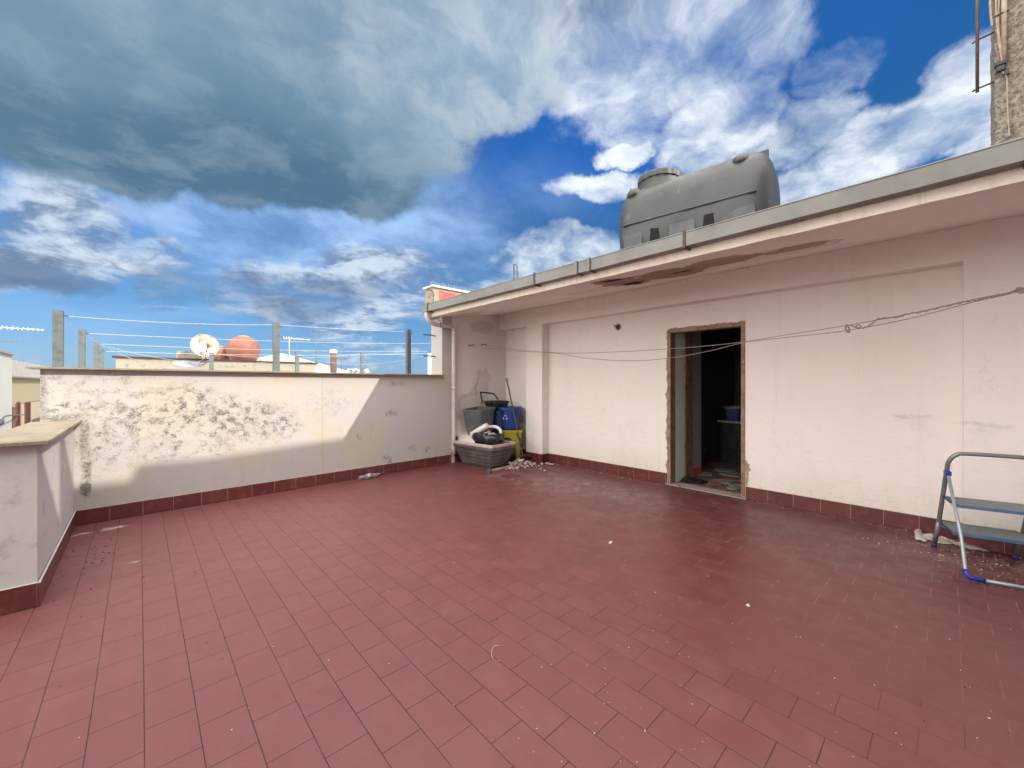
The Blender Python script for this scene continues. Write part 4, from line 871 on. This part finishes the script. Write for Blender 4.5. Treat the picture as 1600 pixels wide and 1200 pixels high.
# rubble heap and lath
rnd = random.Random(21)
heap = onZ(812, 727)
lab = ['pale chunk of plaster in the rubble heap by the dustpan', 'pink tinged chunk of plaster in the rubble heap by the dustpan']
for k in range(110):
    a = rnd.uniform(0,6.28); rr = abs(rnd.gauss(0,.17)); x = heap.x+rr*math.cos(a)*1.05; y = heap.y+rr*math.sin(a)*1.1
    x = min(x, 5.26); s = rnd.uniform(.014,.042)*(1.15-min(rr,.4)); z = max(.0, .10*math.exp(-(rr/.16)**2)*rnd.random())+s*.35
    random.seed(k); bm = NB(); stone(bm, (x,y,z), s, .65); facet(bm); o = recenter(obj('plaster_chunk', bm, M['rubble' if k % 3 else 'chip']))
    tag(o, 'chunk of broken plaster in the rubble heap beside the dustpan', 'rubble', 'plaster chunks in the corner heap')
for k, (px_, py_) in enumerate(((850,724),(858,723.5),(862,724.5),(845,727),(866,725),(838,724))):
    v = onZ(px_, py_+2); bm = NB(); stone(bm, (v.x-.05,v.y,.02), rnd.uniform(.025,.045), .6); facet(bm)
    tag(recenter(obj('plaster_chunk', bm, M['rubble'])), 'chunk of broken plaster at the foot of the narrow pillar', 'rubble', 'plaster chunks at the pillar foot')
a, b = onZ(763,738), onZ(829,722.5); d = (b-a).normalized(); w = Vector((-d.y,d.x,0))*.022
bm = NB(); loft(bm, [[a-w+Vector((0,0,.003)), a+w+Vector((0,0,.003)), a+w+Vector((0,0,.028)), a-w+Vector((0,0,.028))], [b-w+Vector((0,0,.003)), b+w+Vector((0,0,.003)), b+w+Vector((0,0,.028)), b-w+Vector((0,0,.028))]], True, False)
tag(recenter(obj('wood_lath', bm, M['lath'])), 'thin wooden lath lying along the front of the rubble heap', 'lath')
bm = NB(); v = onZ(764,738.5); tube(bm, [v+Vector((-.03,-.03,.035)), v+Vector((.03,.0,.035))], .032, 10); tag(recenter(obj('tape_roll', bm, M['greyp'])), 'small dark metal cap at the left end of the lath', 'cap')
# bottle by the far skirting
a = onZ(553,747.5); b = onZ(593,742); a.y = wallY(a.x)-.13; b.y = wallY(b.x)-.10; d = (b-a).normalized(); Q = d.to_track_quat('Z','Y').to_matrix(); L = (b-a).length
t = thing('plastic_bottle', 'crushed clear plastic bottle lying against the far skirting', 'bottle', (a.x,a.y,.03))
bm = NB(); pr_ = [(.004,0),(.034,.01),(.036,.04),(.033,.07),(.037,.10),(.033,.13),(.037,.16),(.035,.20),(.020,.25),(.013,.265),(.013,.285)]
k_ = L/.31
loft(bm, [[a+Vector((0,0,.038))+Q@Vector((r*math.cos(q)*1.1, r*math.sin(q)*.85+.004*math.sin(z*60), z*k_)) for q in [2*math.pi*j/16 for j in range(16)]] for r, z in pr_], True); obj('bottle_body', bm, M['clear'], t)
bm = NB(); tube(bm, [a+Vector((0,0,.038))+Q@Vector((0,0,.27*k_)), a+Vector((0,0,.038))+Q@Vector((0,0,.30*k_))], .018, 10); obj('cap', bm, M['bluecap'], t)
bm = NB(); tube(bm, [a+Vector((0,0,.038))+Q@Vector((0,0,.10*k_)), a+Vector((0,0,.038))+Q@Vector((0,0,.155*k_))], .0385, 14, True); obj('label_band', bm, M['alul'], t)

# ================================================================== STEP LADDER
W_ = Vector((.25,-.968,0)); N_ = Vector((-.968,-.25,0)); A1 = Vector((5.10,.085,0)); WD = .47
t = thing('step_ladder', 'small grey two step folding ladder with a hooped top rail and blue feet', 'step ladder', (4.85,-.2,0))
def LP(n, w, z): return A1+N_*n+W_*w+Vector((0,0,z))
rail = [(0,0,.02),(.12,0,.255),(.30,0,.71),(.335,.005,.80),(.35,.04,.855),(.355,.10,.870)]
pts = [LP(*p) for p in rail]+[LP(n, WD-w, z) for n, w, z in rail[::-1]]
pts = [pts[0], pts[0].lerp(pts[1],.5)]+curve(pts[1:-1], 5)+[pts[-2].lerp(pts[-1],.5), pts[-1]]
bm = NB(); tube(bm, pts, .0155, 12, True, (1.,1.)); 
for w in (0, WD): tube(bm, [LP(0,w,.01), LP(.12,w,.25)], .017, 10)
obj('hoop_rail', bm, M['alu'], t)
for w in (0, WD):
    bm = NB(); tube(bm, [LP(-.004,w,.002), LP(.012,w,.035)], .019, 10); obj('foot_cap', bm, M['bluecap'], t)
B1 = onZ(1494, 902); n1 = (B1-A1).dot(N_)
for w in (.0, WD):
    bm = NB(); tube(bm, [LP(.33,w+.0,.70), LP(n1-.10,w,.27), LP(n1-.02,w,.04), LP(n1,w,.018)], .011, 10); obj('leg', bm, M['alul'], t)
    bm = NB(); a = LP(.30,w,.705); 
    loft(bm, [[a+N_*-.01+W_*x+Vector((0,0,-.022)), a+N_*.05+W_*x+Vector((0,0,-.022)), a+N_*.05+W_*x+Vector((0,0,.012)), a+N_*-.01+W_*x+Vector((0,0,.016))] for x in (-.016,.016)], True, False)
    bmesh.ops.recalc_face_normals(bm, faces=bm.faces); obj('hinge_cap', bm, M['bluecap'], t)
    s = 1 if w == 0 else -1
    bm = NB(); tube(bm, [LP(n1-.02,w,.065), LP(n1-.004,w,.03), LP(n1,w+s*.02,.016), LP(n1,w+s*.09,.015)], .0165, 8); obj('corner_cap', bm, M['bluecap'], t)
bm = NB(); tube(bm, [LP(n1,.08,.014), LP(n1,WD-.08,.014)], .0115, 10); obj('bottom_bar', bm, M['alul'], t)
def step(nf, nb, z, nm):
    bm = NB(); loft(bm, [[LP(nb,w,z-.022), LP(nf,w,z-.022), LP(nf,w,z), LP(nb,w,z)] for w in (.018,WD-.018)], True, False)
    bmesh.ops.recalc_face_normals(bm, faces=bm.faces); s = obj('step', bm, M['stepblue'], t)
    bm = NB()
    nn = 26
    for k in range(nn):
        q0 = nb+.012+(nf-nb-.024)*k/nn; q1 = q0+(nf-nb-.024)/nn*.62
        loft(bm, [[LP(q0,w,z+.0005), LP(q1,w,z+.0005), LP(q1,w,z+.004), LP(q0,w,z+.004)] for w in (.026,WD-.026)], True, False)
    bmesh.ops.recalc_face_normals(bm, faces=bm.faces); obj('tread', bm, M['tread'], s)
step(.47,.17,.485,'u'); step(.37,.06,.245,'l')
for w in (.0, WD):
    bm = NB(); tube(bm, [LP(.22,w,.49), LP(.47,w,.475)], .007, 6); tube(bm, [LP(.10,w,.235), LP(.37,w,.235)], .007, 6); obj('side_strut', bm, M['navy'], t)
    bm = NB(); s = -1 if w == 0 else 1; tube(bm, [LP(.455,w+s*.016,.478), LP(.455,w,.478)], .011, 10); obj('rivet', bm, M['chip'], t)
# rag by the ladder
path = curve([onZ(1434,838), onZ(1452,843), onZ(1475,846), onZ(1505,853), onZ(1540,860)], 8); n = len(path)-1
def rag(u, v):
    p = path[min(n, int(round(u*n)))]; wd = .125*(1+.5*math.sin(u*17))*(1-.5*u); 
    return Vector((p.x+(v-.5)*wd*1.6, p.y+.02*math.sin(u*31+v*6), .006+.060*math.sin(math.pi*v)*(.55+.45*math.sin(u*23+2))*(1.1-u)+.014*abs(mnoise.noise(Vector((u*16,v*6,0))))))
bm = NB(); sheet(bm, rag, n, 12); tag(recenter(obj('cleaning_rag', bm, M['cloth'])), 'dirty white rag dropped along the wall under the ladder', 'rag')

# ================================================================== CORDS
def cordline(P, label, r=.0035):
    bm = NB(); tube(bm, curve(P, 5), r, 5); return tag(recenter(obj('cord', bm, M['cord'])), label, 'cord', 'brown cords in front of the door wall')
def CX(y0): return 4.85
def cp(x, y): # cords run from the side wall to a hook near the camera: plane X = 4.93-.09*(6.08-Y)
    rx, ry = ray(x); k = .09; t = (4.93-k*6.08)/(rx-k*ry); return Vector((rx*t, ry*t, H-(y-600)/F*t))
cordline([cp(757,539), cp(800,545.5), cp(875,551.5), cp(960,550), cp(1046,545), cp(1110,540), cp(1162,534), cp(1230,523), cp(1320,509), cp(1420,490.5), cp(1520,468), cp(1592,454), cp(1660,436), cp(1780,405)], 'upper brown cord crossing in front of the doorway top')
cordline([cp(741,541.5), cp(800,548), cp(870,552), cp(910,559), cp(960,563), cp(1010,563), cp(1060,557.5), cp(1110,548), cp(1165,535), cp(1240,526), cp(1320,517), cp(1420,498), cp(1520,472), cp(1592,456), cp(1660,440), cp(1780,411)], 'lower sagging brown cord crossing in front of the doorway')
# a spare end twisted round both cords, with its loops
w = [cp(1322,508), cp(1330,508.5), cp(1336,511), cp(1347,512.5), cp(1358,509), cp(1366,503), cp(1372,498.5), cp(1385,497), cp(1405,495.5), cp(1418,490.5), cp(1440,487.5), cp(1460,482.5), cp(1490,476), cp(1512,471), cp(1530,468.5), cp(1540,465), cp(1556,463), cp(1575,458), cp(1593,452)]
bm = NB(); tube(bm, [p+Vector((-.004,0,.004*math.sin(i*1.9))) for i, p in enumerate(curve(w, 5))], .0055, 5)
tube(bm, curve([cp(1337,509), cp(1342,507.5), cp(1345,511), cp(1339,512), cp(1334,510)], 4), .005, 5)
tag(recenter(obj('cord', bm, M['cord'])), 'thick twisted end of cord wound round the two thin ones', 'cord')
bm = NB(); tube(bm, curve([cp(1323,508), cp(1321,514), cp(1326,520), cp(1327,514), cp(1324,508)], 4), .007, 5); tag(recenter(obj('cord', bm, M['cord'])), 'short dangling loop of cord right of the doorway', 'cord')
bm = NB()
for k in range(4): tube(bm, curve([cp(1586+k*3,457-k), cp(1590+k*4,450), cp(1598+k*2,452+k), cp(1592,458)], 4), .006, 5)
tag(recenter(obj('cord_knot', bm, M['cord'])), 'tangled knot of cord at the right border', 'knot')
for (x0, y0), lb in (((737,540),'left black hook on the stained side wall'), ((757,539),'right black hook on the stained side wall')):
    p = onY(x0, y0, 6.09); p.y = wallY(p.x)-.005
    bm = NB(); tube(bm, [p+Vector((-.07,.003,-.006)), p+Vector((-.03,-.03,.008)), p+Vector((.0,-.05,.012)), p+Vector((.02,-.05,-.012))], .007, 6); tag(recenter(obj('hook', bm, M['black'])), lb, 'hook')
v1 = cp(1780,408); bm = NB(); tube(bm, [v1, Vector((v1.x+.1,-2.49,v1.z+.02))], .006, 6); tag(recenter(obj('hook_bar', bm, M['rust'])), 'iron hook behind the viewer holding the brown cords', 'hook')

# ================================================================== FLOOR LITTER
def chip(px_, py_, s, label, m='chip', fl=.6):
    v = onZ(px_, py_); bm = NB(); stone(bm, (v.x, v.y, s*fl*.8), s, fl, 1); facet(bm); return tag(recenter(obj('stone', bm, M[m])), label, 'stone')
random.seed(5)
chip(954, 849, .020, 'white pebble sized plaster lump in the middle of the floor'); chip(1169, 948, .017, 'white triangular plaster lump on the right half of the floor')
chip(710, 879, .006, 'tiny pale stone lying near the middle left of the floor'); 
bm = NB(); tube(bm, curve([onZ(770,1030)+Vector((0,0,.004)), onZ(768,1024)+Vector((0,0,.01)), onZ(771,1014)+Vector((0,0,.012)), onZ(780,1009)+Vector((0,0,.004))], 5), .0011, 5)
tag(recenter(obj('plastic_strip', bm, M['wirew'])), 'thin curved white strip lying on the near tiles', 'strip')
def crumbs(name, n, gen, m, seed, smin, smax):
    random.seed(seed); bm = NB()
    for k in range(n):
        x, y = gen(); s = random.uniform(smin, smax)*random.uniform(.5,1.)
        stone(bm, (x, y, s*.4), s, .5, 1 if s > .006 else 0) if False else None
        q = bmesh.ops.create_icosphere(bm, subdivisions=1, radius=1)
        sx, sy = random.uniform(.6,1.6), random.uniform(.6,1.1); rz = Matrix.Rotation(random.uniform(0,3.14), 3, 'Z')
        for v in q['verts']: k2 = random.uniform(.7,1.1); p = rz@Vector((v.co.x*sx*s*k2, v.co.y*sy*s*k2, v.co.z*s*.5*k2)); v.co = p+Vector((x, y, s*.42))
    facet(bm); o = obj(name, bm, m); o['kind'] = 'stuff'; return o
def g1():
    while True:
        x, y = random.uniform(-.4,5.4), random.uniform(-1.,5.8)
        if random.random() < .25+.12*x: return x, y
crumbs('white_crumbs', 330, g1, M['chip'], 31, .0012, .0050)
crumbs('white_crumbs', 110, lambda: (random.gauss(1.9,.55), random.gauss(.95,.45)), M['chip'], 37, .0012, .0042)
crumbs('dark_crumbs', 260, lambda: (random.uniform(-.45,5.3), random.uniform(-.6,5.7)), M['dark'], 32, .002, .0065)
c = onZ(140, 880); crumbs('dark_crumbs', 60, lambda: (c.x+random.gauss(0,.10), c.y+random.gauss(0,.30)), M['dark'], 33, .003, .010)
c2 = onZ(1575, 880); crumbs('grit', 420, lambda: (min(5.28, c2.x+random.gauss(0,.20)), c2.y+random.gauss(-.12,.22)), M['dark'], 34, .003, .009)
c3 = onZ(1552, 916); crumbs('grit', 120, lambda: (lambda q: (c3.x+q*.12+random.gauss(0,.012), c3.y-q*.3+random.gauss(0,.015)))(random.uniform(-.6,1.2)), M['dark'], 39, .004, .009)
crumbs('white_crumbs', 160, lambda: (min(5.28, 5.0+random.gauss(0,.22)), -.1+random.gauss(0,.3)), M['chip'], 35, .003, .009)
crumbs('white_crumbs', 170, lambda: (5.46-abs(random.gauss(0,.07)), random.uniform(2.75,4.9)), M['rubble'], 36, .003, .010)
crumbs('grit', 160, lambda: (5.47-abs(random.gauss(0,.03)), random.uniform(-.08,1.7)), M['rubble'], 38, .003, .008)
crumbs('white_crumbs', 170, lambda: (4.85+random.gauss(0,.35), 5.0+random.gauss(0,.25)), M['rubble'], 40, .003, .010)

# ================================================================== CAMERA
cd = bpy.data.cameras.new('camera'); cam = bpy.data.objects.new('camera', cd); COL.objects.link(cam); sc.camera = cam
cd.sensor_fit = 'HORIZONTAL'; cd.sensor_width = 36; cd.lens = 36*F/1600; cd.clip_start = .05; cd.clip_end = 2000
cam.location = (0,0,H); cam.rotation_euler = (R(90), 0, -math.atan2(HS, HC))
sc.view_settings.view_transform = 'Standard'; sc.view_settings.look = 'None'; sc.view_settings.exposure = .16; sc.view_settings.gamma = 1.
sc.render.engine = 'CYCLES'; sc.cycles.max_bounces = 8; sc.cycles.diffuse_bounces = 4
